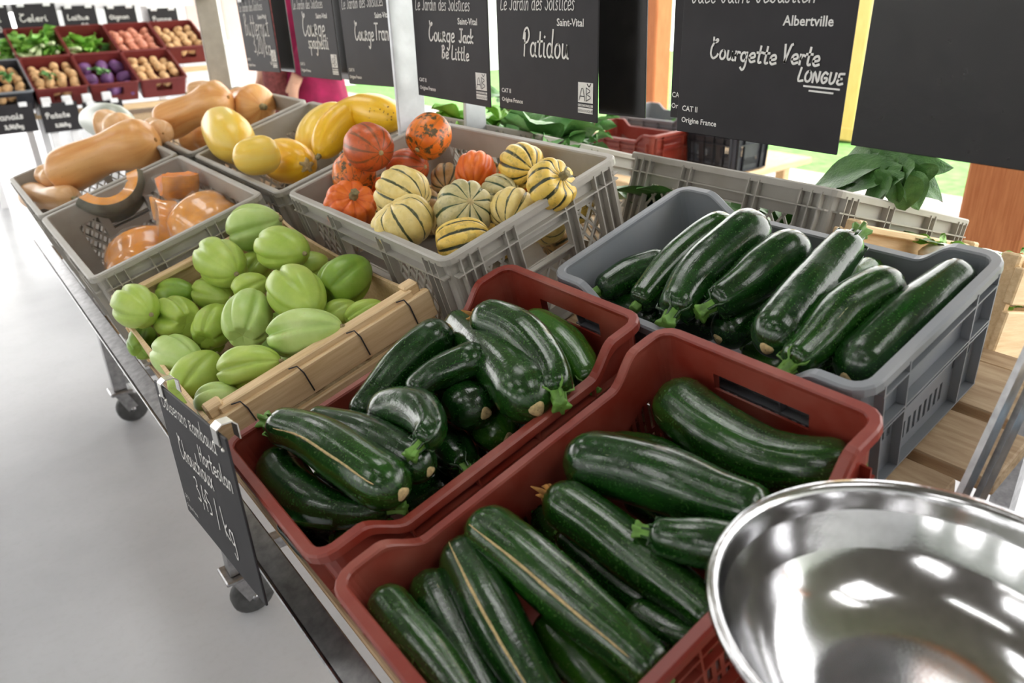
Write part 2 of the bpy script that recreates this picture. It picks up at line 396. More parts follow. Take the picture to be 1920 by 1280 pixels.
# ------------------------------------------------------------ crates
def rrpath(L, W, r, step):
    """closed rounded rectangle: (x, y, nx, ny, side, a); side 0:+y 1:-x 2:-y 3:+x, -1 corner"""
    out = []
    def seg(p, q, nx, ny, side):
        d = math.dist(p, q); n = max(1, round(d/step))
        for i in range(n):
            x = p[0]+(q[0]-p[0])*i/n; y = p[1]+(q[1]-p[1])*i/n; xm = p[0]+(q[0]-p[0])*(i+.5)/n; ym = p[1]+(q[1]-p[1])*(i+.5)/n
            out.append((x, y, nx, ny, side, (xm if side in (0, 2) else ym), i))
    def arc(cx, cy, a0):
        for i in range(4):
            a = a0+PI/2*i/4; out.append((cx+r*math.cos(a), cy+r*math.sin(a), math.cos(a), math.sin(a), -1, 0, i))
    x, y = L/2, W/2
    seg((x,-y+r), (x,y-r), 1, 0, 3); arc(x-r, y-r, 0); seg((x-r,y), (-x+r,y), 0, 1, 0); arc(-x+r, y-r, PI/2)
    seg((-x,y-r), (-x,-y+r), -1, 0, 1); arc(-x+r, -y+r, PI); seg((-x+r,-y), (x-r,-y), 0, -1, 2); arc(x-r, -y+r, 1.5*PI)
    return out
def shell(path, rows, ztop, solid, th, taper, H):
    mb = MB(); n = len(path); m = len(rows)
    def P(i, j, o):
        x, y, nx, ny = path[i % n][:4]; z = rows[j]*ztop(x, y); k = 1-taper*(1-z/H)
        return Vector((x*k-nx*o, y*k-ny*o, z))
    vs = [P(i, j, o) for o in (0, th) for i in range(n) for j in range(m)]
    I = lambda i, j, o: o*n*m+(i % n)*m+j
    S = [[solid(path[i], .5*(rows[j]+rows[j+1])) for j in range(m-1)] for i in range(n)]
    fs = []
    for i in range(n):
        for j in range(m-1):
            if not S[i][j]: continue
            fs.append((I(i,j,0), I(i+1,j,0), I(i+1,j+1,0), I(i,j+1,0))); fs.append((I(i,j,1), I(i,j+1,1), I(i+1,j+1,1), I(i+1,j,1)))
            if not S[(i+1) % n][j]: fs.append((I(i+1,j,0), I(i+1,j,1), I(i+1,j+1,1), I(i+1,j+1,0)))
            if not S[i-1][j]: fs.append((I(i,j,1), I(i,j,0), I(i,j+1,0), I(i,j+1,1)))
            if j == m-2 or not S[i][j+1]: fs.append((I(i,j+1,0), I(i+1,j+1,0), I(i+1,j+1,1), I(i,j+1,1)))
            if j == 0 or not S[i][j-1]: fs.append((I(i,j,1), I(i+1,j,1), I(i+1,j,0), I(i,j,0)))
    return mb.add(vs, fs)
def rimsweep(path, ztop, sec):
    """sweep section points (out, up) round the top edge"""
    mb = MB(); n = len(path); k = len(sec)
    vs = [Vector((x+nx*o, y+ny*o, ztop(x, y)+u)) for (x, y, nx, ny, *_) in path for o, u in sec]
    fs = [(i*k+j, ((i+1) % n)*k+j, ((i+1) % n)*k+(j+1) % k, i*k+(j+1) % k) for i in range(n) for j in range(k)]
    return mb.add(vs, fs, False)
SEC = [(-.004,-.004), (-.0045,.001), (-.003,.0035), (.007,.0035), (.0095,.001), (.0095,-.009), (.007,-.009), (.007,-.004)]
def crate_root(name, u0, v0, du, dv, along, label, cat='crate', group=None, M4=None):
    """Empty at the base centre; local x runs along the crate's length"""
    if M4 is None:
        c = D(u0+du/2, v0+dv/2, 0); X, Y = (U, V) if along == 'u' else (V, -U)
        M4 = Matrix(((X.x, Y.x, N.x, c.x), (X.y, Y.y, N.y, c.y), (X.z, Y.z, N.z, c.z), (0,0,0,1)))
    return empty(name, M=M4, label=label, cat=cat, group=group)
def agri_crate(root, L, W, H, low, mat, slot=True):
    """moulded harvest crate: raised ends with hand slots, dipped long sides, slit bands, outside ribs"""
    L -= .02; W -= .02; r = .02
    def ztop(x, y):
        if abs(y) > W/2-r-1e-6 or abs(x) < L/2-r:
            a = L/2-abs(x); w = min(1, max(0, (a-.05)/.05)); w = w*w*(3-2*w)
            return H-(H-low)*w
        return H
    path = rrpath(L, W, r, .0062)
    rows = [0, .05, .14, .30, .34, .58, .60, .70, .76, .82, 1]
    def solid(p, t):
        side, a, i = p[4], p[5], p[6]
        if side in (0, 2) and (.14 < t < .30 or .34 < t < .58) and abs(a) < L/2-.035 and i % 2 == 0 and abs(abs(a)-L*.17) > .012: return False
        if side in (1, 3):
            if slot and abs(a) < .064 and .70 < t < .82: return False
            if .34 < t < .60 and W/2-.075 < abs(a) < W/2-.03 and i % 2 == 0: return False
            if .14 < t < .30 and abs(a) < .05 and i % 2 == 0: return False
        return True
    tp = .06
    ob('body', shell(path, rows, ztop, solid, .003, tp, H), mat, root, local=True)
    ob('rim', rimsweep(path, ztop, SEC), mat, root, local=True)
    b = MB(); k = 1-tp
    b.box((0, 0, .003), (L*k-.004, W*k-.004, .005)); ob('floor_panel', b, mat, root, local=True)
    # outside ribs
    b = MB(); e = .011
    def kk(z): return 1-tp*(1-z/H)
    def vrib(x, y, nx, ny, z0, z1):
        a = Vector((x*kk(z0), y*kk(z0), z0)); c = Vector((x*kk(z1), y*kk(z1), z1)); o = Vector((nx, ny, 0))*e; t = Vector((-ny, nx, 0))*.0012
        b.add([a-t, a+t, a+t+o, a-t+o, c-t, c+t, c+t+o, c-t+o], [(0,3,2,1),(4,5,6,7),(0,1,5,4),(1,2,6,5),(2,3,7,6),(3,0,4,7)])
    def hrib(z, sides=(0,1,2,3), span=1.):
        kz = kk(z)
        for s in sides:
            if s in (0, 2):
                sg = 1 if s == 0 else -1; b.box((0, sg*(W/2*kz+e/2), z), ((L-2*r)*kz*span, e, .0024))
            else:
                sg = 1 if s == 3 else -1; b.box((sg*(L/2*kz+e/2), 0, z), (e, (W-2*r)*kz, .0024))
    hrib(.006); hrib(.034, (0, 2)); hrib(low*.68); hrib(low*.84, (0, 2)); hrib(H*.60, (1, 3)); hrib(H*.88, (1, 3))
    for q in (-.44, -.30, -.10, .10, .30, .44):
        for sg in (1, -1): vrib(q*L, sg*W/2, 0, sg, .006, min(low, ztop(q*L, W/2))-.006)
    for q in (-.42, -.25, .25, .42):
        for sg in (1, -1): vrib(sg*L/2, q*W, sg, 0, .006, H-.006)
    ob('outer_ribs', b, mat, root, local=True)
def lattice(b, O, X, Z, w, h, cell=.026, bar=.0042, th=.003):
    """diamond lattice filling a w x h window (O = lower left corner)"""
    nrm = X.cross(Z); s = cell; sl = 1.45
    n = int((w+h/sl)/s)+2
    for sg in (1, -1):
        for i in range(-n, n):
            # line: x = x0 + sg*z/sl
            x0 = i*s if sg > 0 else i*s+w*0
            z0, z1 = 0, h; xa, xb = x0+sg*z0/sl, x0+sg*z1/sl
            def clip(x, z, xo, zo):
                if x < 0: return 0, z+(0-x)*(zo-z)/(xo-x) if xo != x else z
                if x > w: return w, z+(w-x)*(zo-z)/(xo-x) if xo != x else z
                return x, z
            if max(xa, xb) <= 0 or min(xa, xb) >= w: continue
            a = clip(xa, z0, xb, z1); c = clip(xb, z1, xa, z0)
            if math.dist(a, c) < .004: continue
            b.bar(O+X*a[0]+Z*a[1], O+X*c[0]+Z*c[1], th, bar, Z)
def euro_crate(root, L, W, H, mat):
    """straight-walled stacking crate: lattice windows, hand holes, double top flange, corner columns"""
    L -= .014; W -= .014; r = .012
    wins = {}                                           # side -> list of (a0, a1, z0, z1, kind)
    z0, z1 = .03, H-.05
    def layout(S):
        c, hw = .055, S*.145
        return [(-S/2+c, -hw-.02, z0, z1, 'l'), (-hw, hw, H-.095, H-.05, 'h'), (-hw, hw, z0, H-.115, 'l'), (hw+.02, S/2-c, z0, z1, 'l')]
    for s in range(4): wins[s] = layout(L if s in (0, 2) else W)
    rows = sorted({0, .03/H, (H-.115)/H, (H-.095)/H, (H-.05)/H, (H-.025)/H, 1})
    xs = {}
    def pathside(p, q, nx, ny, side, S):
        cuts = sorted({-S/2+r, S/2-r}|{w[0] for w in wins[side]}|{w[1] for w in wins[side]})
        d = 1 if (q[0]-p[0])+(q[1]-p[1]) > 0 else -1
        if d < 0: cuts = cuts[::-1]
        out = []
        for i in range(len(cuts)-1):
            a = cuts[i]; m = (cuts[i]+cuts[i+1])/2
            x, y = (a, p[1]) if side in (0, 2) else (p[0], a)
            out.append((x, y, nx, ny, side, m, i))
        return out
    def arc(cx, cy, a0): return [(cx+r*math.cos(a0+PI/2*i/4), cy+r*math.sin(a0+PI/2*i/4), math.cos(a0+PI/2*i/4), math.sin(a0+PI/2*i/4), -1, 0, i) for i in range(4)]
    x, y = L/2, W/2
    path = pathside((x,-1), (x,1), 1, 0, 3, W)+arc(x-r, y-r, 0)+pathside((1,y), (-1,y), 0, 1, 0, L)+arc(-x+r, y-r, PI/2)+pathside((-x,1), (-x,-1), -1, 0, 1, W)+arc(-x+r, -y+r, PI)+pathside((-1,-y), (1,-y), 0, -1, 2, L)+arc(x-r, -y+r, 1.5*PI)
    def solid(p, t):
        if p[4] < 0: return True
        z = t*H
        return not any(w[0] < p[5] < w[1] and w[2] < z < w[3] for w in wins[p[4]])
    ob('body', shell(path, rows, lambda x, y: H, solid, .003, 0, H), mat, root, local=True)
    ob('rim', rimsweep(path, lambda x, y: H, SEC), mat, root, local=True)
    b = MB(); b.box((0, 0, .003), (L-.004, W-.004, .005)); ob('floor_panel', b, mat, root, local=True)
    lb = MB(); rb = MB(); e = .012; Z = Vector((0,0,1))
    for s in range(4):
        S = L if s in (0, 2) else W
        X = Vector((1,0,0)) if s in (0, 2) else Vector((0,1,0)); nv = {0: Vector((0,1,0)), 2: Vector((0,-1,0)), 1: Vector((-1,0,0)), 3: Vector((1,0,0))}[s]
        off = nv*((W if s in (0, 2) else L)/2)
        for a0, a1, c0, c1, k in wins[s]:
            if k == 'l': lattice(lb, off-nv*.0015+X*a0+Z*c0, X, Z, a1-a0, c1-c0)
        for a in sorted({round(w_[i], 5) for w_ in wins[s] for i in (0, 1)}): rb.box(off+X*a+nv*e/2+Z*(H/2), [abs(q) for q in (X*.0024+nv*e+Z*(H-.01))])
        for a in (-S/2+.018, -S/2+.036, S/2-.036, S/2-.018): rb.box(off+X*a+nv*e/2+Z*(H/2), [abs(q) for q in (X*.0024+nv*e+Z*(H-.01))])
        for z in (.004, H-.032): rb.box(off+nv*e/2+Z*z, [abs(q) for q in (X*(S-.01)+nv*e+Z*.0026)])
        hw = S*.145
        for z in (H-.05, H-.098): rb.box(off+nv*e/2+Z*z, [abs(q) for q in (X*2*hw+nv*e+Z*.0026)])
    ob('lattice', lb, mat, root, local=True); ob('outer_ribs', rb, mat, root, local=True)
def wood_crate(root, L, W, H, staples=True):
    """light poplar crate, local x along its length: two boards a side, curved-top end boards, corner posts, bottom slats"""
    for sg in (1, -1):
        y = sg*(W/2-.006)
        b = MB().bbox((0, y, H*.80), (L, .012, H*.28), .002); ob('side_board', b, M['wood'], root, local=True)
        b = MB().bbox((0, y+sg*.001, H*.36), (L, .010, H*.50), .002); ob('side_board', b, M['wood'], root, local=True)
        b = MB().bbox((0, y-sg*.012, H*.965), (L-.05, .022, .012), .002); ob('top_batten', b, M['wood'], root, local=True)
        # end board with gently waved top edge
        b = MB(); n = 22; w2 = W/2-.008; vs = []
        for i in range(n+1):
            yy = -w2+2*w2*i/n; top = H*(.90-.12*(math.sin(PI*i/n)**.6)+.05*math.exp(-((abs(yy)-w2)/.03)**2))
            for x in (sg*(L/2-.004), sg*(L/2-.010)): vs += [(x, yy, .012), (x, yy, top)]
        fs = []
        for i in range(n):
            o, p = i*4, (i+1)*4; fs += [(o, p, p+1, o+1), (o+2, o+3, p+3, p+2), (o+1, p+1, p+3, o+3), (o, o+2, p+2, p)]
        fs += [(0,1,3,2), (n*4, n*4+2, n*4+3, n*4+1)]
        if sg < 0: fs = [f[::-1] for f in fs]
        b.add(vs, fs); ob('end_board', b, M['wood'], root, local=True)
    for sx in (1, -1):
        for sy in (1, -1):
            b = MB().bbox((sx*(L/2-.022), sy*(W/2-.024), H/2+.004), (.026, .024, H+.004), .003); ob('corner_post', b, M['wood'], root, local=True)
    n = 6
    for i in range(n):
        b = MB().bbox((0, -W/2+.04+(W-.08)*i/(n-1), .006), (L-.03, .05, .008), .002); ob('bottom_slat', b, M['woody'], root, local=True)
    if staples:
        for q in (-.36, -.12, .14, .38):
            for sg in (1, -1):
                y = sg*W/2; x = q*L
                b = MB().tube([(x-.012, y-sg*.004, H*.985), (x, y-sg*.001, H*.975), (x+.004, y+sg*.0022, H*.90), (x+.006, y+sg*.0022, H*.70)], .0011, 6)
                ob('staple', b, M['ink'], root, local=True)
HR, HE = .178, .22
r1 = crate_root('harvest_crate', .039, .616, .5, .3, 'u', 'red plastic crate of zucchini next to the wooden chayote crate'); agri_crate(r1, .5, .3, HR, .145, M['red'])
r2 = copy_tree(r1); r2.matrix_world = Matrix.Translation(V*(.292-.616)) @ r1.matrix_world
tag(r2, 'red plastic crate of long zucchini right behind the steel pan')
g1 = crate_root('harvest_crate', .545, .325, .3, .5, 'v', 'slate grey plastic crate with dipped sides holding zucchini'); agri_crate(g1, .5, .3, HR, .148, M['slate'], False)
pt = crate_root('stacking_crate', .447, .941, .375, .6, 'v', 'light grey lattice crate filled with small striped and orange squash'); euro_crate(pt, .6, .375, HE, M['grey'])
def ecopy(u0, v0, label, h=0):
    c = copy_tree(pt); c.matrix_world = Matrix.Translation(D(u0+.1875, v0+.3, h)-pt.matrix_world.translation) @ pt.matrix_world; tag(c, label); return c
pc = ecopy(.042, 1.612, 'light grey lattice crate with film-wrapped pumpkin pieces')
bt = ecopy(.042, 2.24, 'light grey lattice crate with large butternuts at the far front corner')
sg_ = ecopy(.452, 1.625, 'light grey lattice crate holding yellow spaghetti squash', -.02)
bk = ecopy(.452, 2.26, 'light grey lattice crate with butternuts behind the yellow squash', -.02)
cw = crate_root('wooden_crate', .046, .992, .385, .615, 'v', 'light wooden slatted crate full of green chayotes'); wood_crate(cw, .615, .385, HR)
# the local x of the chayote crate runs along v; its near board is the end seen from here, so turn it a quarter
for o in list(cw.children): bpy.data.objects.remove(o)
cw.matrix_world = crate_root('tmp', .046, .992, .385, .615, 'u', None).matrix_world; bpy.data.objects.remove(bpy.data.objects['tmp'])
wood_crate(cw, .385, .615, HR)
# ------------------------------------------------------------ the display table the crates stand on
tb = empty('display_table', D(.3, 1.6, 0)*1.0-Vector((0, 0, D(.3, 1.6, 0).z)), 'rolling market display table with sloped slatted deck and steel edge', 'display table')
VA, VB = .27, 2.95
def dbox(b, u0, u1, v0, v1, h0, h1):
    Mx = Matrix((U, V, N)).transposed(); b.bbox(D((u0+u1)/2, (v0+v1)/2, (h0+h1)/2), (u1-u0, v1-v0, h1-h0), .002, Mx); return b
for i in range(8):
    u0 = .045+i*.104; ob('deck_board', dbox(MB(), u0, u0+.088, VA+(.012 if i % 2 else -.02), VB, -.024, -.001), M['woody'], tb)
for v in (.36, 1.2, 2.05, 2.85): ob('cross_beam', dbox(MB(), .03, .87, v-.03, v+.03, -.064, -.0245), M['woody'], tb)
dbx = MB(); dbox(dbx, .0, .034, -.1, VB, -.004, .0); dbox(dbx, -.004, .0, -.1, VB, -.03, .003); ob('edge_rail', dbx, M['steel'], tb)
ob('front_fascia', dbox(MB(), .002, .024, -.1, VB, -.058, -.006), M['wood'], tb)
ob('back_beam', dbox(MB(), .87, .9, -.1, VB, -.07, -.01), M['woody'], tb)
for y, z in ((1.48, 0), (2.62, 0), (.2, 0)):
    f = D(.10, y, -.06); c = Vector((.30, y, 0))
    ob('leg', MB().bar((c.x, y, .13), (c.x, y, f.z+.055), .04, .04, (1,0,0)), M['steel'], tb)
    b2 = D(.86, y, -.06); ob('leg', MB().bar((b2.x, y, .13), (b2.x, y, b2.z), .04, .04, (1,0,0)), M['steel'], tb)
    ob('bottom_rail', MB().bar((c.x, y, .16), (b2.x, y, .16), .03, .03), M['steel'], tb)
    for x in (c.x, b2.x):
        fk = MB(); fk.bbox((x, y, .122), (.07, .07, .012), .003)
        for sy in (-1, 1): fk.bar((x-.005, y+sy*.02, .118), (x+.022, y+sy*.02, .052), .034, .005, (0, 1, 0))
        k = ob('caster', fk, M['steel'], tb)
        w = MB().lathe([(.012, -.015), (.044, -.015), (.05, -.009), (.05, .009), (.044, .015), (.012, .015)], (x+.022, y, .05), (0, 1, 0), 24)
        ob('wheel', w, M['rubber'], k)
        ob('axle', MB().tube([(x+.022, y-.024, .05), (x+.022, y+.024, .05)], .008, 8), M['steel'], k)
# uprights, sign rail and near-end struts
for nm, y, mt in (('galv', 1.562, M['galv']), ('olive', 2.88, M['olive'])):
    ob('upright', MB().bbox((.897, y, 1.0), (.07, .012, .66), .002), mt, tb)
ob('upright', MB().bbox((1.09, 1.59, 1.0), (.06, .012, .66), .002), M['galv'], tb)
ob('sign_rail', MB().bbox((.905, 1.35, 1.318), (.02, 3.2, .03), .003), M['galv'], tb)
for dx in (0, .042):
    a = pxY(1800, 930, .245); c = pxY(1900, 716, .245); d = (c-a).normalized()
    ob('strut', MB().bar(a-d*.16+Vector((dx, -.006*(dx > 0), -.01)), c+d*.22+Vector((dx, -.006*(dx > 0), -.01)), .006, .026, (-d.z, 0, d.x)), M['steel'], tb)
ob('upright', MB().bbox((1.0, .235, .62), (.05, .012, .9), .002), M['galv'], tb)
# opposite slope of the same back-to-back display
U2 = Vector((math.cos(TILT), 0, -math.sin(TILT))); N2 = Vector((math.sin(TILT), 0, math.cos(TILT)))
AP = Vector((1.12, 0, CAM.z-.305))
def D2(u, v, h): return AP + U2*u + V*v + N2*(h-.16)
for i in range(6):
    a = .0+i*.105; Mx = Matrix((U2, V, N2)).transposed()
    ob('deck_board', MB().bbox(D2(a+.045, 1.81, -.012), (.088, 2.36, .022), .002, Mx), M['woody'], tb)
for i in range(5): ob('deck_board', MB().bbox(D2(.05+i*.105, .49, -.074), (.088, .3, .022), .002, Matrix((U2, V, N2)).transposed()), M['woody'], tb)
for y in (.45, 1.5, 2.8):
    b2 = D2(.58, y, -.03); ob('leg', MB().bar((b2.x, y, 0), (b2.x, y, b2.z), .04, .04, (1,0,0)), M['steel'], tb)
# ------------------------------------------------------------ hand lettering (stroke font) and print
def arcp(cx, cy, rx, ry, a0, a1, n=8): return [(cx+rx*math.cos(math.radians(a0+(a1-a0)*i/n)), cy+ry*math.sin(math.radians(a0+(a1-a0)*i/n))) for i in range(n+1)]
O_ = lambda cx, cy, rx, ry: arcp(cx, cy, rx, ry, 80, 445, 12)
GL = {
 'a': (1.0, [arcp(.42, .5, .36, .5, 40, 330), [(.8, 1), (.78, .2), (1, 0)]]), 'b': (.95, [[(.1, 2), (.1, .1)], arcp(.45, .5, .36, .5, 160, -170)]),
 'c': (.85, [arcp(.48, .5, .4, .5, 50, 315)]), 'd': (1.05, [arcp(.42, .5, .36, .5, 40, 330), [(.82, 2), (.78, .2), (1, 0)]]),
 'e': (.9, [[(.1, .45), (.5, .5), (.78, .65), (.6, 1), (.2, .85), (.08, .4), (.35, 0), (.85, .15)]]),
 'g': (1.0, [arcp(.42, .5, .36, .48, 40, 330), [(.8, 1), (.78, -.5), (.5, -1), (.2, -.75)]]), 'h': (.95, [[(.1, 2), (.1, 0)], [(.1, .55), (.35, .95), (.65, .85), (.7, 0)]]),
 'i': (.45, [[(.15, 1), (.15, .15), (.38, 0)], [(.16, 1.45), (.2, 1.5)]]), 'j': (.5, [[(.3, 1), (.3, -.6), (.05, -.9)], [(.3, 1.45), (.34, 1.5)]]),
 'k': (.85, [[(.1, 2), (.1, 0)], [(.7, 1), (.12, .45), (.75, 0)]]), 'l': (.5, [[(.15, 2), (.13, .2), (.4, 0)]]),
 'm': (1.3, [[(.1, 1), (.1, 0)], [(.1, .6), (.35, 1), (.55, .8), (.58, 0)], [(.58, .6), (.85, 1), (1.05, .8), (1.08, 0)]]), 'n': (.95, [[(.1, 1), (.1, 0)], [(.1, .55), (.4, 1), (.68, .8), (.72, 0)]]),
 'o': (.95, [O_(.45, .5, .37, .5)]), 'p': (.95, [[(.1, 1), (.1, -1)], arcp(.45, .5, .36, .5, 160, -170)]), 'q': (.95, [arcp(.42, .5, .36, .5, 40, 330), [(.8, 1), (.8, -1)]]),
 'r': (.7, [[(.1, 1), (.14, 0)], [(.13, .55), (.35, .95), (.65, .92)]]), 's': (.7, [[(.6, .88), (.3, 1), (.12, .75), (.5, .42), (.52, .1), (.25, 0), (.05, .12)]]),
 't': (.75, [[(.35, 1.8), (.3, .25), (.45, 0), (.65, .08)], [(.0, 1.1), (.7, 1.15)]]), 'u': (1.0, [[(.1, 1), (.12, .25), (.35, 0), (.68, .3), (.75, 1), (.76, .15), (.98, 0)]]),
 'v': (.8, [[(.05, 1), (.35, 0), (.72, 1)]]), 'x': (.8, [[(.08, 1), (.7, 0)], [(.7, 1), (.08, 0)]]),
 'C': (1.25, [[(.2,2.35),(.28,1.95),(.62,1.85),(.88,2.05),(.72,2.2),(.4,1.85),(.1,1.2),(.12,.45),(.5,0),(.95,.2),(1.12,.5)]]), 'V': (1.05, [[(.08, 1.9), (.24, .9), (.38, .05)], [(.38, .05), (.6, 1.0), (.85, 1.9), (1.0, 2.0)]]),
 'P': (1.05, [[(.25, 1.7), (.22, 0)], [(0, 1.3), (.15, 1.9), (.6, 2.1), (.9, 1.6), (.7, 1.1), (.25, .95)]]), 'J': (1.0, [[(.2, 1.95), (.95, 1.95)], [(.65, 1.95), (.65, .3), (.35, 0), (.1, .2)]]),
 'B': (1.0, [[(.15, 1.9), (.15, 0)], [(.0, 1.8), (.5, 1.95), (.7, 1.5), (.2, 1.05), (.75, .8), (.7, .15), (.1, .02)]]), 'L': (.95, [[(.25, 2), (.15, .1), (.85, .1)]]),
 'S': (1.0, [[(.85, 1.7), (.5, 2), (.15, 1.6), (.45, 1.1), (.8, .6), (.5, 0), (.05, .3)]]), 'T': (1.0, [[(.0, 1.9), (.95, 1.9)], [(.48, 1.9), (.45, 0)]]),
 'O': (1.1, [O_(.5, .8, .45, .8)]), 'N': (1.1, [[(.1, 0), (.12, 1.6), (.85, 0), (.9, 1.6)]]), 'G': (1.1, [[(.85, 1.4), (.45, 1.6), (.1, .8), (.45, 0), (.9, .35), (.9, .75), (.55, .75)]]),
 'U': (1.05, [[(.1, 1.6), (.15, .3), (.45, 0), (.8, .4), (.88, 1.6)]]), 'E': (.95, [[(.85, 1.6), (.2, 1.5), (.3, .85), (.65, .85)], [(.3, .85), (.1, .3), (.4, 0), (.9, .15)]]),
 'H': (1.1, [[(.15, 1.8), (.1, 0)], [(.85, 1.8), (.85, 0)], [(.12, .9), (.85, .95)]]), 'A': (1.05, [[(.05, 0), (.5, 1.9), (.95, 0)], [(.2, .7), (.8, .7)]]), 'R': (.95, [[(.12, 1.1), (.12, 0)], [(.0, 1.05), (.5, 1.1), (.65, .75), (.15, .5), (.8, 0)]]),
 '3': (.85, [[(.1, 1.7), (.55, 1.8), (.6, 1.3), (.25, 1), (.7, .7), (.6, .1), (.05, .1)]]), '4': (.9, [[(.4, 1.8), (.05, .7), (.8, .7)], [(.6, 1.2), (.55, 0)]]), '5': (.85, [[(.7, 1.8), (.2, 1.8), (.15, 1.1), (.6, 1.0), (.65, .3), (.1, .05)]]),
 '2': (.85, [[(.1, 1.5), (.4, 1.85), (.65, 1.4), (.1, .05), (.75, .1)]]), '0': (.9, [O_(.42, .9, .34, .9)]), ',': (.4, [[(.2, .15), (.05, -.3)]]), '/': (.7, [[(.6, 2.1), (.05, -.3)]]), ' ': (.6, []), "'": (.3, [[(.15, 2), (.1, 1.6)]]),
}
def strokes(text):
    x = 0; out = []
    for ch in text:
        adv, ss = GL.get(ch, GL['o']); out += [[(x+a, b) for a, b in s] for s in ss]; x += adv+.12
    return out, x-.12
def ribbon(b, pts, w, fr):
    """flat ink ribbon through 2-D pts on the frame fr(s, t)"""
    P = [Vector((p[0], p[1], 0)) for p in pts]
    if len(P) > 2: P = catmull(P, len(P)*4)
    n = len(P); vs = []; fs = []
    for i in range(n):
        d = (P[min(i+1,n-1)]-P[max(i-1,0)])
        if d.length < 1e-9: d = Vector((1,0,0))
        d.normalize(); q = Vector((-d.y, d.x, 0))*w/2; e = d*(w*.4)*((i == n-1)-(i == 0))
        vs += [fr(*(P[i]+q+e)[:2]), fr(*(P[i]-q+e)[:2])]
    b.add(vs, [(2*i, 2*i+1, 2*i+3, 2*i+2) for i in range(n-1)])
def frame(o, X, Y, nrm, lift=.0008): return lambda s, t: o + X*s + Y*t + nrm*lift
def handwrite(b, text, fr, x0, y0, width, w, slope=0, tall=1.0, slant=.0):
    st, tot = strokes(text); k = width/tot
    for s in st: ribbon(b, [(x0+(a+slant*c)*k, y0+(c*k*tall)+slope*a*k) for a, c in s], w, fr)
def printed(b, text, fr, x0, y0, size, bold=0):
    cu = bpy.data.curves.new('t', 'FONT'); cu.body = text; cu.size = size; cu.resolution_u = 2; cu.offset = bold
    o = bpy.data.objects.new('t', cu); COL.objects.link(o)
    me = bpy.data.meshes.new_from_object(o.evaluated_get(bpy.context.evaluated_depsgraph_get()))
    b.add([fr(x0+v.co.x, y0+v.co.y) for v in me.vertices], [list(p.vertices) for p in me.polygons])
    bpy.data.objects.remove(o); bpy.data.curves.remove(cu); bpy.data.meshes.remove(me)
YN = Vector((0, -1, 0)); ZU = Vector((0, 0, 1)); XN = Vector((-1, 0, 0))
def hang_sign(px0, px1, label, head, place, lines, logo=True, cat=True, x=.893, back=False, h=.222, clips=True, group=None):
    """chalkboard hanging from the rail; px0/px1 = its two bottom corners (left, right)"""
    A = pxX(*px0, x); B = pxX(*px1, x); X = (B-A); W = X.length; X.normalize(); Z = (ZU-X*ZU.dot(X)).normalized(); nr = Z.cross(X)*-1
    nr = X.cross(Z)
    if nr.x > 0: nr = -nr
    t = empty('chalkboard_sign', (A+B)/2, label, 'sign', group)
    th = .003; fr = frame(A, X, Z, nr)
    R3 = Matrix((X, nr, Z)).transposed()
    ob('panel', MB().bbox(A+X*W/2+Z*h/2-nr*th/2, (W, th, h), .0008, R3), M['boardback' if back else 'board'], t)
    if lines:
        b = MB()
        for (tx, p0, p1, w, *opt) in lines:
            q0 = pxX(*p0, x)-A; q1 = pxX(*p1, x)-A
            s0, t0, s1, t1 = q0.dot(X), q0.dot(Z), q1.dot(X), q1.dot(Z)
            if tx == '_': ribbon(b, [(s0, t0), (s1, t1)], w, fr)
            else: handwrite(b, tx, fr, s0, t0, s1-s0, w, (t1-t0)/(s1-s0), opt[0] if opt else 1.0, .12)
        ob('handwriting', b, M['chalk'], t)
    if head: b = MB(); handwrite(b, head[0], fr, W*.05, h-head[1], W*.74, .0017, 0, 1.5, .2); ob('grower_name', b, M['chalk'], t)
    if place: b = MB(); printed(b, place[0], fr, place[1]*W, h-.075, .0165, .0003); ob('town_name', b, M['chalk'], t)
    if cat: b = MB(); printed(b, 'CAT II', fr, W*.035, .030, .0105, .0002); printed(b, 'Origine France', fr, W*.035, .014, .0105, .0002); ob('origin_print', b, M['chalk'], t)
    if logo:
        lx = W*.83; lw = W*.135
        b = MB(); fl = frame(A, X, Z, nr, .0007)
        for (y0, y1) in ((.030, .062), (.0235, .0275), (.013, .022)):
            b.quad(fl(lx, y0), fl(lx+lw, y0), fl(lx+lw, y1), fl(lx, y1))
        L = ob('organic_logo', b, M['chalk'], t)
        b = MB(); f2 = frame(A, X, Z, nr, .0012); k = lw
        ribbon(b, [(lx+.08*k, .033), (lx+.30*k, .054), (lx+.48*k, .033)], .0014, f2); ribbon(b, [(lx+.16*k, .040), (lx+.44*k, .040)], .0014, f2)
        ribbon(b, [(lx+.56*k, .054), (lx+.56*k, .033)], .0014, f2); ribbon(b, [(lx+.56*k, .054), (lx+.82*k, .049), (lx+.60*k, .044), (lx+.86*k, .039), (lx+.56*k, .033)], .0014, f2)
        ribbon(b, [(lx+.62*k, .060), (lx+.74*k, .056), (lx+.86*k, .0605)], .0016, f2)
        for yy, tx in ((.0150, 'BIOLOGIQUE'),): printed(b, tx, f2, lx+.03*k, yy, .0060)
        printed(b, 'AGRICULTURE', f2, lx+.02*k, .0240, .0050)
        ob('logo_print', b, M['ink'], L)
    if clips:
        for q in ((.15, .82) if not back else (.62,)):
            b = MB().bbox(A+X*W*q+Z*(h-.002)+nr*.003, (.034, .004, .046), .001, R3); ob('clip', b, M['clip'], t)
    return t
LJ = ('Le Jardin des Solstices', .051)
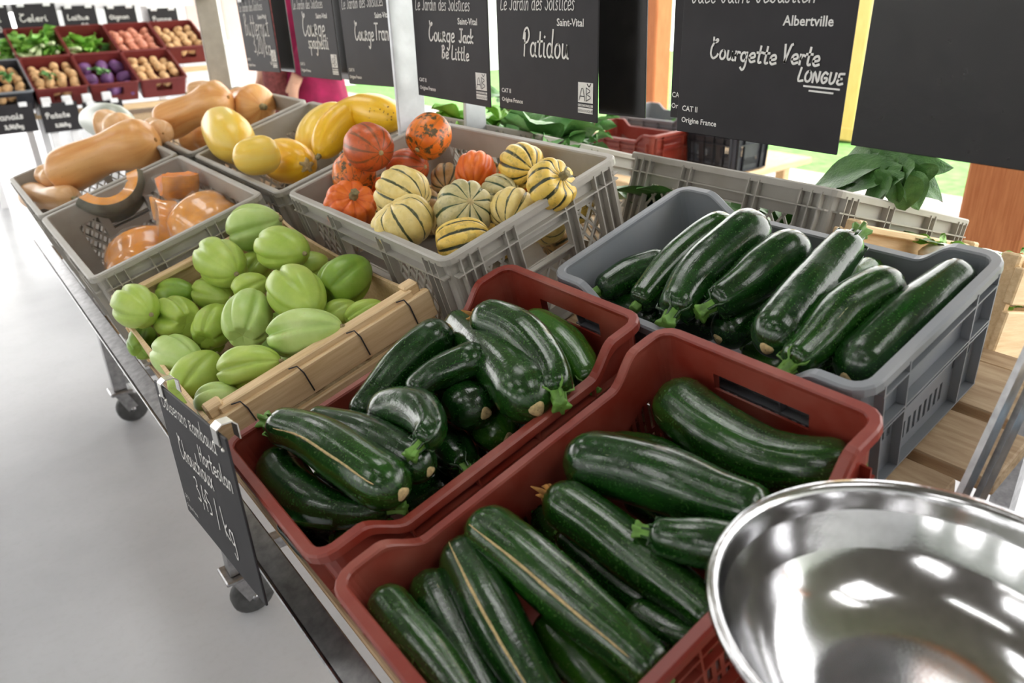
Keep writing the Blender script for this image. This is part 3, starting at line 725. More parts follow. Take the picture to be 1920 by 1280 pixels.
hang_sign((1268, 245), (1568, 291), 'black chalkboard sign lettered Courgette Verte Longue', ('Gaec Saint Sebastien', .049), ('Albertville', .63),
    [('Courgette', (1331, 108), (1455, 121), .0030, .95), ('Verte', (1466, 117), (1536, 124), .0030, 1.0), ('LONGUE', (1495, 151), (1580, 159), .0028, .85), ('_', (1508, 161), (1574, 168), .0022), ('_', (1518, 170), (1562, 175), .0022)], logo=False)
hang_sign((937, 202), (1119, 231), 'black chalkboard sign lettered Patidou above the striped squash', LJ, ('Saint-Vital', .63), [('Patidou', (981, 104), (1066, 110), .0036, 1.25)])
hang_sign((785, 178), (920, 202), 'black chalkboard sign lettered Courge Jack Be Little', LJ, ('Saint-Vital', .63), [('CouRge', (805, 76), (853, 79), .0034, 1.1), ('Jack', (861, 79), (888, 81), .0034, 1.0), ('Be Little', (829, 109), (880, 114), .0032, 1.0)])
hang_sign((655, 157), (759, 165), 'black chalkboard sign lettered Courge Tranche half behind the pale upright', LJ, ('Saint-Vital', .63), [('CouRge', (667, 75), (702, 76), .0036, 1.25), ('Tranche', (704, 74), (751, 76), .0036, 1.1)], logo=False)
hang_sign((565, 143), (640, 151), 'black chalkboard sign lettered Courge spaghetti in front of the magenta coat', LJ, ('Saint-Vital', .6), [('CouRge', (570, 67), (611, 68), .0040, 1.2), ('spaghetti', (580, 90), (617, 92), .0036, 1.2)])
hang_sign((466, 132), (525, 136), 'black chalkboard sign lettered Butternut by the dull grey upright', LJ, ('Saint-Vital', .6), [('Butternut', (462, 66), (506, 68), .0034, 1.4), ('3,20/kg', (478, 98), (510, 104), .0032, 1.2)])
hang_sign((1594, 272), (1960, 327), 'large blank black chalkboard beside the Courgette Verte sign', None, None, [], logo=False, cat=False, back=True, h=.27)
hang_sign((1122, 213), (1209, 222), 'narrow glossy black board hanging between the Patidou sign and the orange post', None, None, [], logo=False, cat=False, back=True, x=.94)
hang_sign((1256, 219), (1330, 228), 'black chalkboard peeking out from behind the Courgette Verte sign', None, None, [], logo=False, x=.93, clips=False)
hang_sign((527, 133), (553, 136), 'glossy slate-coloured board next to the Butternut sign', None, None, [], logo=False, cat=False, back=True, x=.93, clips=False)
hang_sign((640, 148), (668, 152), 'thin dark board edge between the Courge signs', None, None, [], logo=False, cat=False, back=True, x=.95, clips=False)
# price board clipped on the chayote crate
t = None
def price_board():
    A = pxX(290, 712, .178); B = pxX(424, 822, .178); X = (B-A).normalized(); W = (B-A).length; Z = Vector((.02, 0, 1)); Z = (Z-X*Z.dot(X)).normalized(); nr = X.cross(Z)
    if nr.x > 0: nr = -nr
    h = .215; A = A-Z*h; t = empty('chalkboard_sign', A+X*W/2, 'black chalkboard price sign lettered Chouchou clipped to the wooden crate', 'sign')
    R3 = Matrix((X, nr, Z)).transposed(); ob('panel', MB().bbox(A+X*W/2+Z*h/2, (W, .003, h), .0008, R3), M['board'], t)
    fr = frame(A+nr*.0016, X, Z, nr); b = MB()
    handwrite(b, 'Chouchoux', fr, W*.20, h*.52, W*.46, .0030, 0, .95, .1); handwrite(b, 'Horteolan', fr, W*.55, h*.66, W*.40, .0026, 0, .8, .1); handwrite(b, '3,45 / kg', fr, W*.33, h*.28, W*.46, .0030, -.08, .95)
    ob('handwriting', b, M['chalk'], t); b = MB(); handwrite(b, 'Couserans Rambaud', fr, W*.07, h*.84, W*.78, .0022, 0, .85, .2); ob('grower_name', b, M['chalk'], t); b = MB(); printed(b, 'CAT II', fr, W*.04, .030, .010); printed(b, 'Origine France', fr, W*.04, .014, .010); ob('origin_print', b, M['chalk'], t)
    for q in (.13, .9):
        o = A+X*W*q+Z*h; b = MB(); pts = [(-.003, -.016), (-.003, .004), (.004, .009), (.016, .009), (.021, .004), (.021, -.014)]
        for i in range(len(pts)-1): b.bar(o-nr*pts[i][0]+Z*pts[i][1], o-nr*pts[i+1][0]+Z*pts[i+1][1], .024, .0016, -nr if False else Z if abs(pts[i][0]-pts[i+1][0]) > .005 else nr)
        ob('clip', b, M['chrome'], t)
        for dx in (-.018, .018): ob('rivet', MB().lathe([(.0005, .003), (.002, .0026), (.0028, .001), (.003, 0)], o+X*dx-Z*.018+nr*.0014, nr, 8), M['chrome'], t)
price_board()
# ------------------------------------------------------------ produce: placed by pixel and height over the deck, then eased apart along the line of sight
ITEMS = []
def item(crate, kind, pts, w, label, group=None, **kw):
    """pts: (px, py, h) centre line; w: full width in pixels at the middle"""
    P = [pxh(*p) for p in pts]; mid = P[len(P)//2]; r = w/2*depth(mid)/FPX*{'zucchini': 1.12, 'squash': 1.12, 'chayote': 1.06, 'gourd': 1.15, 'butternut': 1.15}[kind]
    ITEMS.append(dict(crate=crate, kind=kind, P=P, r=r, label=label, group=group, d=0., kw=kw))
R1, R2, G1 = 'in the red chayote-side crate', 'in the red pan-side crate', 'in the grey crate'
def z(crate, pts, w, what, mat='zd', stem=1, group=None, **kw): item(crate, 'zucchini', pts, w, what+' '+crate, group, mat=mat, stem=stem, **kw)
# near red crate
z(R2, [(1598,868,.135),(1530,872,.135),(1430,858,.13),(1330,805,.13),(1250,735,.13)], 116, 'long green zucchini bent like a boomerang under the hand slot', 'zm', 2)
z(R2, [(1442,962,.13),(1350,936,.13),(1260,903,.13),(1160,874,.125),(1062,860,.12)], 118, 'thick dark zucchini with a corky patch by its end', 'zd', 2)
z(R2, [(1350,1170,.09),(1290,1118,.095),(1200,1050,.10),(1110,978,.105),(1030,925,.11)], 98, 'green zucchini keeping its dried brown blossom', 'zm', 2, dry=1)
z(R2, [(1222,1000,.165),(1280,1012,.165),(1350,1022,.16),(1430,1035,.155)], 86, 'short zucchini showing a pale star-shaped stem', 'zd', 1)
z(R2, [(1052,1000,.05),(1150,1088,.045),(1240,1148,.045),(1315,1180,.045)], 66, 'slim dark zucchini underneath the one with dried blossom', 'zd', 2)
z(R2, [(1240,1272,.15),(1170,1208,.155),(1090,1140,.16),(990,1053,.165),(890,975,.165)], 106, 'long zucchini on top with a beige scratch along its side', 'zm', 2, streak=1)
z(R2, [(1035,1340,.13),(960,1215,.135),(905,1115,.135),(858,1022,.13)], 98, 'dull zucchini half covered by the scratched one', 'zd', 2, streak=1)
z(R2, [(935,1345,.10),(880,1240,.10),(835,1160,.105),(795,1080,.105)], 80, 'scuffed zucchini with corky brown lesions', 'zd', 2)
z(R2, [(890,1340,.11),(830,1258,.11),(765,1180,.115),(712,1112,.115)], 80, 'zucchini lying along the short aisle-side wall', 'zm', 2)
z(R2, [(1180,1340,.075),(1085,1240,.08),(1015,1160,.08)], 84, 'light green zucchini deep under the scratched one', 'zl', 2)
z(R2, [(1340,1215,.055),(1260,1190,.055),(1180,1140,.05)], 66, 'smooth green zucchini at the pan-side wall bottom', 'zm', 2)
z(R2, [(1290,868,.05),(1210,850,.05),(1130,842,.05)], 70, 'zucchini mostly hidden behind the thick dark one', 'zm', 2)
# far red crate
z(R1, [(516,795,.175),(580,815,.175),(650,858,.17),(710,898,.165),(757,926,.16)], 94, 'light green scratched zucchini resting on top with its tan tip', 'zm', 1, streak=1)
z(R1, [(728,955,.135),(650,960,.135),(585,942,.135),(540,905,.135),(515,855,.135)], 84, 'crooked dark zucchini curling round the aisle-side corner', 'zd', 1, neck=.5)
z(R1, [(585,785,.13),(660,806,.13),(730,838,.13),(808,884,.12)], 74, 'grey-dusted zucchini tucked behind the scratched one', 'zd', 2)
z(R1, [(787,832,.185),(806,806,.185),(790,775,.175),(750,766,.165),(698,782,.15)], 80, 'hooked zucchini with a bright green star stem', 'zd', 1, neck=.62)
z(R1, [(668,782,.12),(725,718,.13),(785,655,.145),(845,612,.155)], 70, 'straight dark zucchini leaning on the wooden crate side', 'zd', 2)
z(R1, [(768,738,.15),(820,702,.155),(865,682,.16),(915,664,.165)], 62, 'short dark zucchini with a corky round tip', 'zd', 2)
z(R1, [(855,608,.13),(905,652,.14),(960,705,.15),(1008,768,.15)], 104, 'stout zucchini with a pale round tip scar', 'zm', 2)
z(R1, [(840,735,.10),(875,755,.105),(912,775,.11)], 84, 'round-ended zucchini pointing its tan scar at the near wall', 'zd', 2)
z(R1, [(890,785,.06),(920,800,.065),(955,822,.07)], 78, 'pale green zucchini tip beside the inner wall', 'zl', 2)
z(R1, [(872,876,.085),(850,850,.08),(822,815,.075)], 78, 'zucchini with a yellow-green star stem low by the wall', 'zd', 1)
z(R1, [(1045,738,.145),(1028,685,.155),(975,625,.165),(895,593,.165)], 78, 'mottled zucchini with a dried blossom end', 'zm', 1, dry=1)
z(R1, [(1108,722,.11),(1088,682,.115),(1048,640,.12),(988,602,.12)], 72, 'green zucchini under the hand slot wall', 'zl', 1)
z(R1, [(535,975,.05),(595,1022,.045),(650,1060,.045)], 64, 'dark zucchini deep at the aisle-side corner', 'zd', 2)
z(R1, [(632,1010,.075),(690,1005,.075),(745,985,.075)], 66, 'striped light zucchini below the crooked one', 'zl', 2)
z(R1, [(745,948,.04),(800,922,.04),(860,900,.04)], 66, 'zucchini at the crate bottom under the star stem', 'zd', 2)
z(R1, [(600,892,.08),(650,925,.075),(710,955,.07)], 58, 'purplish dark zucchini between the two top ones', 'zd', 2)
z(R1, [(900,860,.03),(980,800,.03),(1060,740,.03)], 60, 'dark zucchini at the very bottom along the near wall', 'zd', 2)
# slate grey crate
z(G1, [(1262,588,.135),(1298,530,.14),(1360,470,.15),(1430,412,.16)], 86, 'long zucchini with fanned ridged stem nearest the lattice crate', 'zd', 1)
z(G1, [(1195,572,.10),(1255,505,.115),(1318,450,.13),(1380,416,.14)], 66, 'slim speckled zucchini beside the fanned-stem one', 'zm', 2)
z(G1, [(1122,545,.07),(1185,515,.07),(1262,490,.07)], 62, 'zucchini lying in the far empty corner', 'zd', 2)
z(G1, [(1336,572,.14),(1395,535,.145),(1452,488,.15),(1512,452,.155)], 82, 'zucchini with a broad rounded upper end', 'zd', 1)
z(G1, [(1598,450,.165),(1568,482,.16),(1525,538,.15),(1480,595,.145),(1436,655,.14)], 90, 'zucchini with corky tip and its stem up over the back rim', 'zd', 1)
z(G1, [(1483,684,.13),(1530,638,.135),(1595,572,.14),(1690,520,.15)], 82, 'green zucchini with a ribbed light stem base', 'zm', 1)
z(G1, [(1806,508,.165),(1745,560,.16),(1665,635,.15),(1585,712,.14)], 100, 'wrinkled glossy zucchini along the outer end wall', 'zd', 0)
z(G1, [(1450,568,.075),(1395,600,.075),(1345,636,.075)], 72, 'small zucchini underneath with a tan tip', 'zd', 2)
z(G1, [(1640,500,.09),(1600,530,.09),(1550,580,.085)], 66, 'lighter zucchini showing between two top ones', 'zl', 2)
z(G1, [(1128,560,.035),(1180,578,.035),(1238,608,.035)], 52, 'dark zucchini along the low inner wall', 'zd', 2)
z(G1, [(1400,655,.05),(1440,676,.05),(1490,700,.05)], 56, 'pale zucchini at the bottom by the red crate', 'zl', 2)
z(G1, [(1500,712,.05),(1545,704,.05),(1600,680,.05)], 50, 'green zucchini at the bottom below the ribbed one', 'zm', 2)
z(G1, [(1270,590,.05),(1310,605,.05),(1350,615,.05)], 60, 'dark zucchini tip beneath the fanned stem', 'zd', 2)
for k, pp in enumerate(([(1180,930,.04),(1300,1000,.04),(1400,1060,.04)], [(1350,900,.04),(1440,930,.04),(1540,940,.04)], [(900,1120,.04),(960,1220,.04),(1010,1320,.04)], [(1010,960,.04),(1090,1040,.04),(1150,1120,.04)], [(760,1170,.035),(800,1260,.035),(840,1330,.035)], [(1120,1180,.035),(1200,1250,.035),(1260,1320,.035)])):
    z(R2, pp, 70, 'shaded zucchini in the bottom layer', 'zd', 2, 'bottom layer of the pan-side red crate')
for k, pp in enumerate(([(600,850,.04),(680,880,.04),(760,900,.04)], [(700,760,.05),(780,720,.05),(850,680,.05)], [(900,690,.05),(960,650,.05),(1030,620,.05)], [(960,760,.05),(1020,720,.05),(1080,690,.05)])):
    z(R1, pp, 64, 'shaded zucchini in the bottom layer', 'zd', 2, 'bottom layer of the chayote-side red crate')
for k, pp in enumerate(([(1380,560,.05),(1440,520,.05),(1500,490,.05)], [(1500,640,.05),(1580,580,.05),(1650,550,.05)], [(1600,680,.05),(1680,610,.05),(1750,560,.05)])):
    z(G1, pp, 70, 'shaded zucchini in the bottom layer', 'zd', 2, 'bottom layer of the grey crate')
# chayotes: stem end -> blossom end
CH = 'chayote in the wooden crate, '
def c(p, q, w, what, mat='ch1', **kw): item('chayote', 'chayote', [p, q], w, CH+what, None, mat=mat, **kw)
c((518,414,.19),(440,438,.185), 84, 'pale one topmost at the back corner', 'ch2')
c((584,478,.185),(482,456,.19), 78, 'big smooth one leaning on the pale back one', 'ch1')
c((452,520,.165),(384,470,.175), 84, 'upright one by the far board', 'ch1')
c((612,488,.15),(545,508,.15), 54, 'small wrinkled one behind the tall pear-shaped one', 'ch1')
c((664,512,.165),(634,536,.165), 98, 'dark one showing its five-creased end', 'ch3', rr=.9)
c((600,596,.165),(520,512,.19), 92, 'tall pear-shaped one in the middle', 'ch1')
c((490,488,.14),(462,520,.135), 62, 'yellowish one half hidden below the big smooth one', 'ch1')
c((496,525,.145),(442,552,.145), 56, 'one wedged left of the pear-shaped one', 'ch1')
c((438,560,.13),(366,540,.14), 60, 'one lying flat near the far board', 'ch1')
c((360,548,.12),(302,552,.12), 54, 'small one touching the far board', 'ch3')
c((300,598,.165),(218,556,.17), 74, 'long smooth one over the far aisle corner', 'ch1')
c((300,580,.165),(358,612,.165), 84, 'knobbly one with puckered end', 'ch1', lump=1)
c((425,570,.14),(376,650,.14), 72, 'slanting one left of the pale round one', 'ch1')
c((478,548,.175),(452,642,.16), 92, 'pale round one with a brown top', 'ch2')
c((640,612,.175),(508,634,.175), 92, 'broad deeply folded one against the near boards', 'ch2', lump=1)
c((660,578,.13),(618,600,.13), 58, 'small one right of the pear-shaped one', 'ch1')
c((716,572,.15),(652,606,.15), 54, 'slim one pressed against the near board', 'ch1')
c((276,612,.10),(262,668,.10), 56, 'one low by the aisle-side end board', 'ch3')
c((392,690,.165),(282,650,.17), 76, 'light one pointing its creased end at the aisle', 'ch2')
c((402,668,.16),(338,740,.155), 86, 'smooth one next to the price sign', 'ch1')
c((528,676,.18),(412,700,.175), 80, 'yellow-green one with a split tip', 'ch1', lump=1)
c((440,742,.15),(380,758,.15), 70, 'round one in the corner by the price sign', 'ch2')
c((584,660,.14),(532,684,.14), 52, 'one peeping over the near top batten', 'ch2')
c((500,610,.08),(550,650,.08), 90, 'one buried in the pile beneath the folded one', 'ch3')
c((330,620,.07),(400,640,.07), 90, 'one buried under the knobbly one', 'ch3')
# small squash: stem end -> blossom end
SQ = 'small squash in the lattice crate, '
def s(p, q, w, what, mat, **kw): item('squash', 'squash', [p, q], w, SQ+what, None, mat=mat, **kw)
s((662,262,.245),(722,290,.235), 82, 'brick-orange oval one on top of the pile', 'sq_ob', ridge=.02)
s((775,290,.215),(832,222,.245), 70, 'orange and green marbled one in the far corner', 'sq_om', ridge=.02)
s((660,297,.19),(668,362,.17), 78, 'orange one with dark green blotches', 'sq_om', stem=1, ridge=.03)
s((722,318,.16),(806,312,.16), 66, 'orange one behind the cream ribbed one', 'sq_ob', ridge=.03)
s((662,370,.18),(652,400,.14), 88, 'plain orange pumpkin-shaped one with grey stem', 'sq_or', stem=1, flat=1)
s((718,346,.185),(792,382,.15), 94, 'cream ribbed one with dark stem hollow', 'sq_cream', stem=2)
s((742,398,.185),(768,436,.14), 108, 'cream ribbed one resting on the near rim', 'sq_cream', stem=0)
s((842,300,.14),(834,378,.13), 58, 'tan one with brown stripes', 'sq_tan')
s((896,296,.17),(888,350,.14), 72, 'bright orange freckled one', 'sq_or', stem=0)
s((884,375,.195),(856,412,.14), 100, 'pale one with green stripes fanning from its tip', 'sq_pale', scar=1)
s((912,352,.14),(966,368,.13), 62, 'cream one behind the fan-striped one', 'sq_pale')
s((940,340,.11),(980,350,.11), 58, 'dark-blotched orange one low at the back', 'sq_om')
s((1056,330,.21),(1014,362,.18), 90, 'yellow and green ribbed one in the near back corner', 'sq_yel', stem=1)
s((812,470,.15),(920,440,.15), 84, 'yellow one with black stripes at the front corner', 'sq_yel')
s((978,368,.15),(950,424,.13), 84, 'cream smooth-ribbed one left of the yellow corner one', 'sq_cream')
s((676,404,.10),(702,440,.08), 66, 'yellow one seen through the hand hole', 'sq_yel')
s((1000,430,.08),(1040,400,.08), 80, 'cream one behind the near lattice', 'sq_cream')
s((1060,400,.09),(1085,370,.09), 70, 'dark yellow one behind the near lattice', 'sq_yel')
s((905,440,.06),(960,440,.06), 86, 'yellowish one at the bottom under the striped ones', 'sq_yel')
s((780,400,.06),(830,390,.06), 86, 'tan one at the bottom of the pile', 'sq_tan')
s((1020,462,.04),(1060,440,.04), 62, 'brownish one low behind the near lattice', 'sq_tan')
for k, (p, q, m_) in enumerate((((700,380,.06),(740,370,.06),'sq_or'), ((820,430,.05),(860,410,.05),'sq_cream'), ((900,360,.06),(930,330,.06),'sq_tan'), ((960,300,.06),(1000,320,.06),'sq_yel'))):
    s(p, q, 78, ('orange', 'cream', 'tan', 'yellow')[k]+' one filling the bottom layer', m_)
# yellow spaghetti squash
def y(pts, w, what, mat='spag', **kw): item('spag', 'gourd', pts, w, 'spaghetti squash, '+what, None, mat=mat, **kw)
y([(404,224,.20),(428,252,.18),(448,282,.16)], 80, 'pale one with a grey stub stem', 'spagp', stem=1)
y([(452,298,.19),(482,292,.19),(515,286,.18)], 66, 'pale yellow one between two others', 'spagp', stem=0)
y([(576,310,.17),(548,304,.165),(508,296,.16)], 76, 'bright yellow one with a torn stem scar', 'spag', stem=2)
y([(598,292,.16),(632,240,.19),(682,212,.20),(746,222,.20)], 62, 'long curved one with brown freckles', 'spag', stem=0, banana=1)
y([(572,284,.12),(596,236,.15),(650,204,.17)], 50, 'slender one behind the long curved one', 'spagp', stem=0, banana=1)
# butternuts
def bn(cr, pts, w, what, mat='butter', **kw): item(cr, 'butternut', pts, w, 'butternut squash, '+what, None, mat=mat, **kw)
bn('bt', [(108,330,.21),(155,306,.23),(215,282,.24),(292,262,.24)], 82, 'huge tan one lying across the front crate')
bn('bt', [(236,246,.21),(205,238,.22),(180,246,.22)], 60, 'pale one end-on behind the huge one', 'butterp')
bn('bt', [(82,326,.15),(104,338,.14)], 40, 'small pale one near the crate corner', 'butterp')
bn('bt', [(138,372,.13),(95,372,.13),(56,366,.12)], 46, 'pale light-banded one in the aisle-side corner', 'butterp')
item('bt', 'gourd', [(160,226,.23),(195,226,.23),(238,238,.22)], 62, 'long grey-green squash behind the butternuts', mat='greysq', stem=0)
bn('bk', [(300,236,.16),(350,212,.18),(392,196,.19),(428,182,.20)], 68, 'long one leaning over the back crate')
bn('bk', [(425,226,.14),(455,196,.18),(492,200,.18)], 68, 'upright one with a dark stem by the back wall', stem=1)
bn('bk', [(356,174,.22),(386,168,.22),(410,172,.22)], 34, 'one half hidden behind the long one', 'butterp')
bn('bk', [(284,240,.2),(306,250,.2)], 42, 'rounded end between the two front crates', 'butterp')
bn('bk', [(345,262,.10),(375,258,.10),(400,256,.1)], 46, 'orange-tan one below the long one')
# ease the pieces apart along the view ray so that nothing cuts into its neighbour
def chain(it, n=7):
    P = catmull(it['P'], n) if len(it['P']) > 1 else it['P']; k = 1+it['d']; out = []
    L = (it['P'][0]-it['P'][-1]).length; r = it['r']
    for i, p in enumerate(P):
        f = i/(n-1)
        q = p
        if it['kind'] in ('zucchini', 'gourd', 'butternut', 'chayote'): rr = r*(.9 if 0 < i < n-1 else .55)
        else: rr = r*.82
        out.append((CAM+(q-CAM)*k, rr*k))
    return out
BOX = {R1: (.039,.539,.616,.916), R2: (.039,.539,.292,.592), G1: (.545,.845,.325,.825), 'chayote': (.046,.431,.992,1.607), 'squash': (.447,.822,.941,1.541), 'spag': (.452,.827,1.625,2.225), 'bt': (.042,.417,2.24,2.84), 'bk': (.452,.827,2.26,2.86)}
def contain(it):
    b = BOX[it['crate']]; far = near = 0
    for p, r in chain(it):
        w = p-CAM; u, v, h = w.dot(U), w.dot(V), w.dot(N)+BASE
        if h-r*.5 > .185: continue
        far = max(far, u+r-b[1]+.008, v+r-b[3]+.008); near = max(near, b[0]+.008-u+r, b[2]+.008-v+r)
    if far > near and far > 0: it['d'] = max(-.22, it['d']-min(.02, far*.25))
    elif near > 0 and far <= 0: it['d'] = min(.07, it['d']+min(.01, near*.15))
def relax():
    by = {}
    for it in ITEMS: by.setdefault(it['crate'], []).append(it)
    for cr, L in by.items():
        for sweep in range(60):
            Cs = [chain(i) for i in L]; moved = False
            A = [np.array([list(p) for p, _ in c_]) for c_ in Cs]; Rr = [np.array([r for _, r in c_]) for c_ in Cs]
            for i in range(len(L)):
                for j in range(i+1, len(L)):
                    dd = np.linalg.norm(A[i][:, None]-A[j][None], axis=2); pen = (Rr[i][:, None]+Rr[j][None]-dd).max()-.004
                    if pen <= 0: continue
                    di = np.linalg.norm(A[i]-np.array(CAM), axis=1); a, b = np.unravel_index((Rr[i][:, None]+Rr[j][None]-dd).argmax(), dd.shape)
                    fi = np.linalg.norm(A[i][a]-np.array(CAM)) < np.linalg.norm(A[j][b]-np.array(CAM)); st = min(pen, .02)*.18
                    f, k = (L[i], L[j]) if fi else (L[j], L[i])
                    f['d'] = max(-.22, f['d']-st); k['d'] = min(.07, k['d']+st); moved = True
            for it in L: contain(it)
            for it in L:                                  # stay above the crate floor
                for p, r in chain(it):
                    h = (p-CAM).dot(N)+BASE; lim = .012 if it['crate'] not in ('spag', 'bk') else -.008
                    if h-r < lim: it['d'] -= min(.02, (lim-(h-r))*.6)
            if not moved: break
relax()
def place_pts(it): k = 1+it['d']; return [CAM+(p-CAM)*k for p in it['P']], it['r']*k
def sm(x): x = min(1, max(0, x)); return x*x*(3-2*x)
def bodytube(P, r, prof, n=26, seg=20, mod=None):
    """tube with closed rounded ends following prof(t) (0..1)"""
    ts = [.5-.5*math.cos(PI*i/(n-1)) for i in range(n)]; Q0 = catmull(P, 80); Q = []
    for t in ts:
        x = t*79; i = min(78, int(x)); Q.append(Q0[i].lerp(Q0[i+1], x-i))
    return MB().tube(Q, [max(.0004, r*prof(t)) for t in ts], seg, True, (lambda tt, a: mod(ts[int(round(tt*(n-1)))], a)) if mod else None), Q
def low(P, r):
    m = min(P, key=lambda p: p.z); c = sum(P, Vector())/len(P); return Vector((c.x, c.y, m.z-r))
def build_zucchini(it):
    P, r = place_pts(it); kw = it['kw']; L = sum((P[i+1]-P[i]).length for i in range(len(P)-1)); e1 = min(.45, r*1.05/L); e0 = min(.3, r*.55/L); nk = kw.get('neck', .74)
    def prof(t):
        v = nk+(1-nk)*sm(t/.55)
        if t > 1-e1: v *= math.sqrt(max(0, 1-((t-1+e1)/e1)**2))
        if t < e0: v *= .42+.58*math.sqrt(max(0, 1-((e0-t)/e0)**2))
        return v
    ph = random.random()*6
    mod = lambda t, a: 1+.035*math.cos(5*a+ph)*(1-t)**2+.014*math.cos(3*a+ph)+.013*math.cos(7*a+2*ph)+.015*math.sin(9*t+ph)*math.cos(a)
    b, Q = bodytube(P, r, prof, 28, 22, mod)
    o = empty('zucchini', low(P, r), it['label'], 'zucchini', it['group']); ob('body', b, M[kw['mat']], o)
    t0 = (Q[0]-Q[2]).normalized(); t1 = (Q[-1]-Q[-3]).normalized()
    if kw['stem']:
        big = kw['stem'] == 1; l = r*(.75 if big else .35); n5 = 5; ph2 = random.random()
        md = lambda t, a: (1+(.12+.42*t if big else .12)*math.cos(n5*a+ph2), 0)
        R0 = r*nk*.46; b = MB().lathe([(R0*.92, -.004), (R0*.82, l*.25), (R0*.74, l*.6), (R0*(1.0 if big else .75), l*.92), (R0*(.9 if big else .7), l), (.0006, l*.97)], Q[0], t0, 20, md)
        ob('stem', b, M['zs'], o)
        if big:
            b = MB()
            x = t0.orthogonal().normalized(); yv = t0.cross(x)
            for k in range(5):
                a = 2*PI*k/5; d = x*math.cos(a)+yv*math.sin(a); p0 = Q[0]+d*R0*.9
                b.tube([Q[0]+d*R0*.75+t0*l*.5, p0-t0*r*.05, Q[2]+d*r*nk*.93, Q[4]+d*r*nk*.99], [R0*.20, R0*.24, R0*.15, R0*.03], 6)
            ob('stem_ridges', b, M['zs'] if kw['mat'] != 'zd' else M['zm'], o)
    if kw.get('dry'):
        b = MB()
        for k in range(7):
            d = (t1.orthogonal().normalized()); d.rotate(Matrix.Rotation(k*.9, 3, t1)); a = Q[-1]-t1*.003
            b.tube([a+d*r*.14, a+d*r*(.25+.1*(k % 2))+t1*r*.3, a+d*r*(.12+.25*(k % 3))+t1*r*(.5+.1*(k % 2))], [r*.12, r*.1, r*.02], 6)
        ob('dried_blossom', b, M['dry'], o)
    else:
        b = MB().lathe([(r*.27, -.005), (r*.25, -.0006), (r*.15, .0006), (.0005, .0009)], Q[-1], t1, 14, lambda t, a: (1+.12*math.sin(3*a+ph), 0)); ob('blossom_scar', b, M['scar'], o)
    if kw.get('streak'):
        # a long corky scratch proud of the skin
        tc = (CAM-Q[len(Q)//2]).normalized(); b = MB(); pts = []
        for i in range(5, len(Q)-5):
            T = (Q[i+1]-Q[i-1]).normalized(); nrm = (tc-T*tc.dot(T)).normalized(); sd = T.cross(nrm); t = i/(len(Q)-1); t = .5-.5*math.cos(PI*t)
            w = (nrm+sd*.25*(1 if sd.dot(CD) > 0 else -1)).normalized(); pts.append(Q[i]+w*(r*prof(t)*1.012-.0008+.0006*math.sin(i*2.1)))
        b.tube(pts, [.0006+.0011*math.sin(PI*i/(len(pts)-1)) for i in range(len(pts))], 6); ob('scratch', b, M['scar'], o)
def build_chayote(it):
    P, r = place_pts(it); kw = it['kw']; a, bq = P[0], P[-1]; ax = (bq-a); L = ax.length; ax.normalize(); L = min(max(L*1.1, r*2.3), r*3.0); c = (a+bq)/2; rr = kw.get('rr', 1.0); r *= rr
    ph = random.random()*6; lump = kw.get('lump', 0); gr = [ph+2*PI*k/5+random.uniform(-.12, .12) for k in range(5)]; dp = [random.uniform(.7, 1.3) for _ in gr]
    n, seg = 26, 50; b = MB(); vs = []; x = ax.orthogonal().normalized(); yv = ax.cross(x); uvs = []
    nz = random.random()*9
    for i in range(n):
        t = .5-.5*math.cos(PI*i/(n-1)); s_ = 2*t-1
        base = math.sqrt(max(0, 1-abs(s_)**2.8))*(.74+.26*sm((t+.02)/.6)); zz = s_*L/2
        for k in range(seg):
            th = 2*PI*k/seg; g = 0
            for q, d in zip(gr, dp):
                dd = (th-q+PI) % (2*PI)-PI; g += d*math.exp(-(dd/.13)**2)
            depth_ = (.09+.17*sm((t-.15)/.7)+.05*lump)*g
            m = 1-depth_+.035*math.sin(2*th+nz)+(.05*lump*math.sin(7*th+9*t+nz)*t)
            pk = .20*sm((t-.72)/.28)*(1-.5*g)                 # lobes bulge past the puckered blossom end
            vs.append(c+ax*(zz+L*.16*pk*math.sin(PI*min(1, base*1.4))-(.10*L*sm((t-.93)/.07)))+(x*math.cos(th)+yv*math.sin(th))*r*max(.008, base)*m)
    fs = [(i*seg+k, i*seg+(k+1) % seg, (i+1)*seg+(k+1) % seg, (i+1)*seg+k) for i in range(n-1) for k in range(seg)]
    b.add(vs, fs, True)
    o = empty('chayote', low(P, r), it['label'], 'chayote'); ob('body', b, M[kw['mat']], o)
    ob('stem_nub', MB().lathe([(r*.12, -.008), (r*.10, .001), (r*.07, .005), (.0005, .006)], c-ax*L/2, -ax, 10), M['cork'], o)
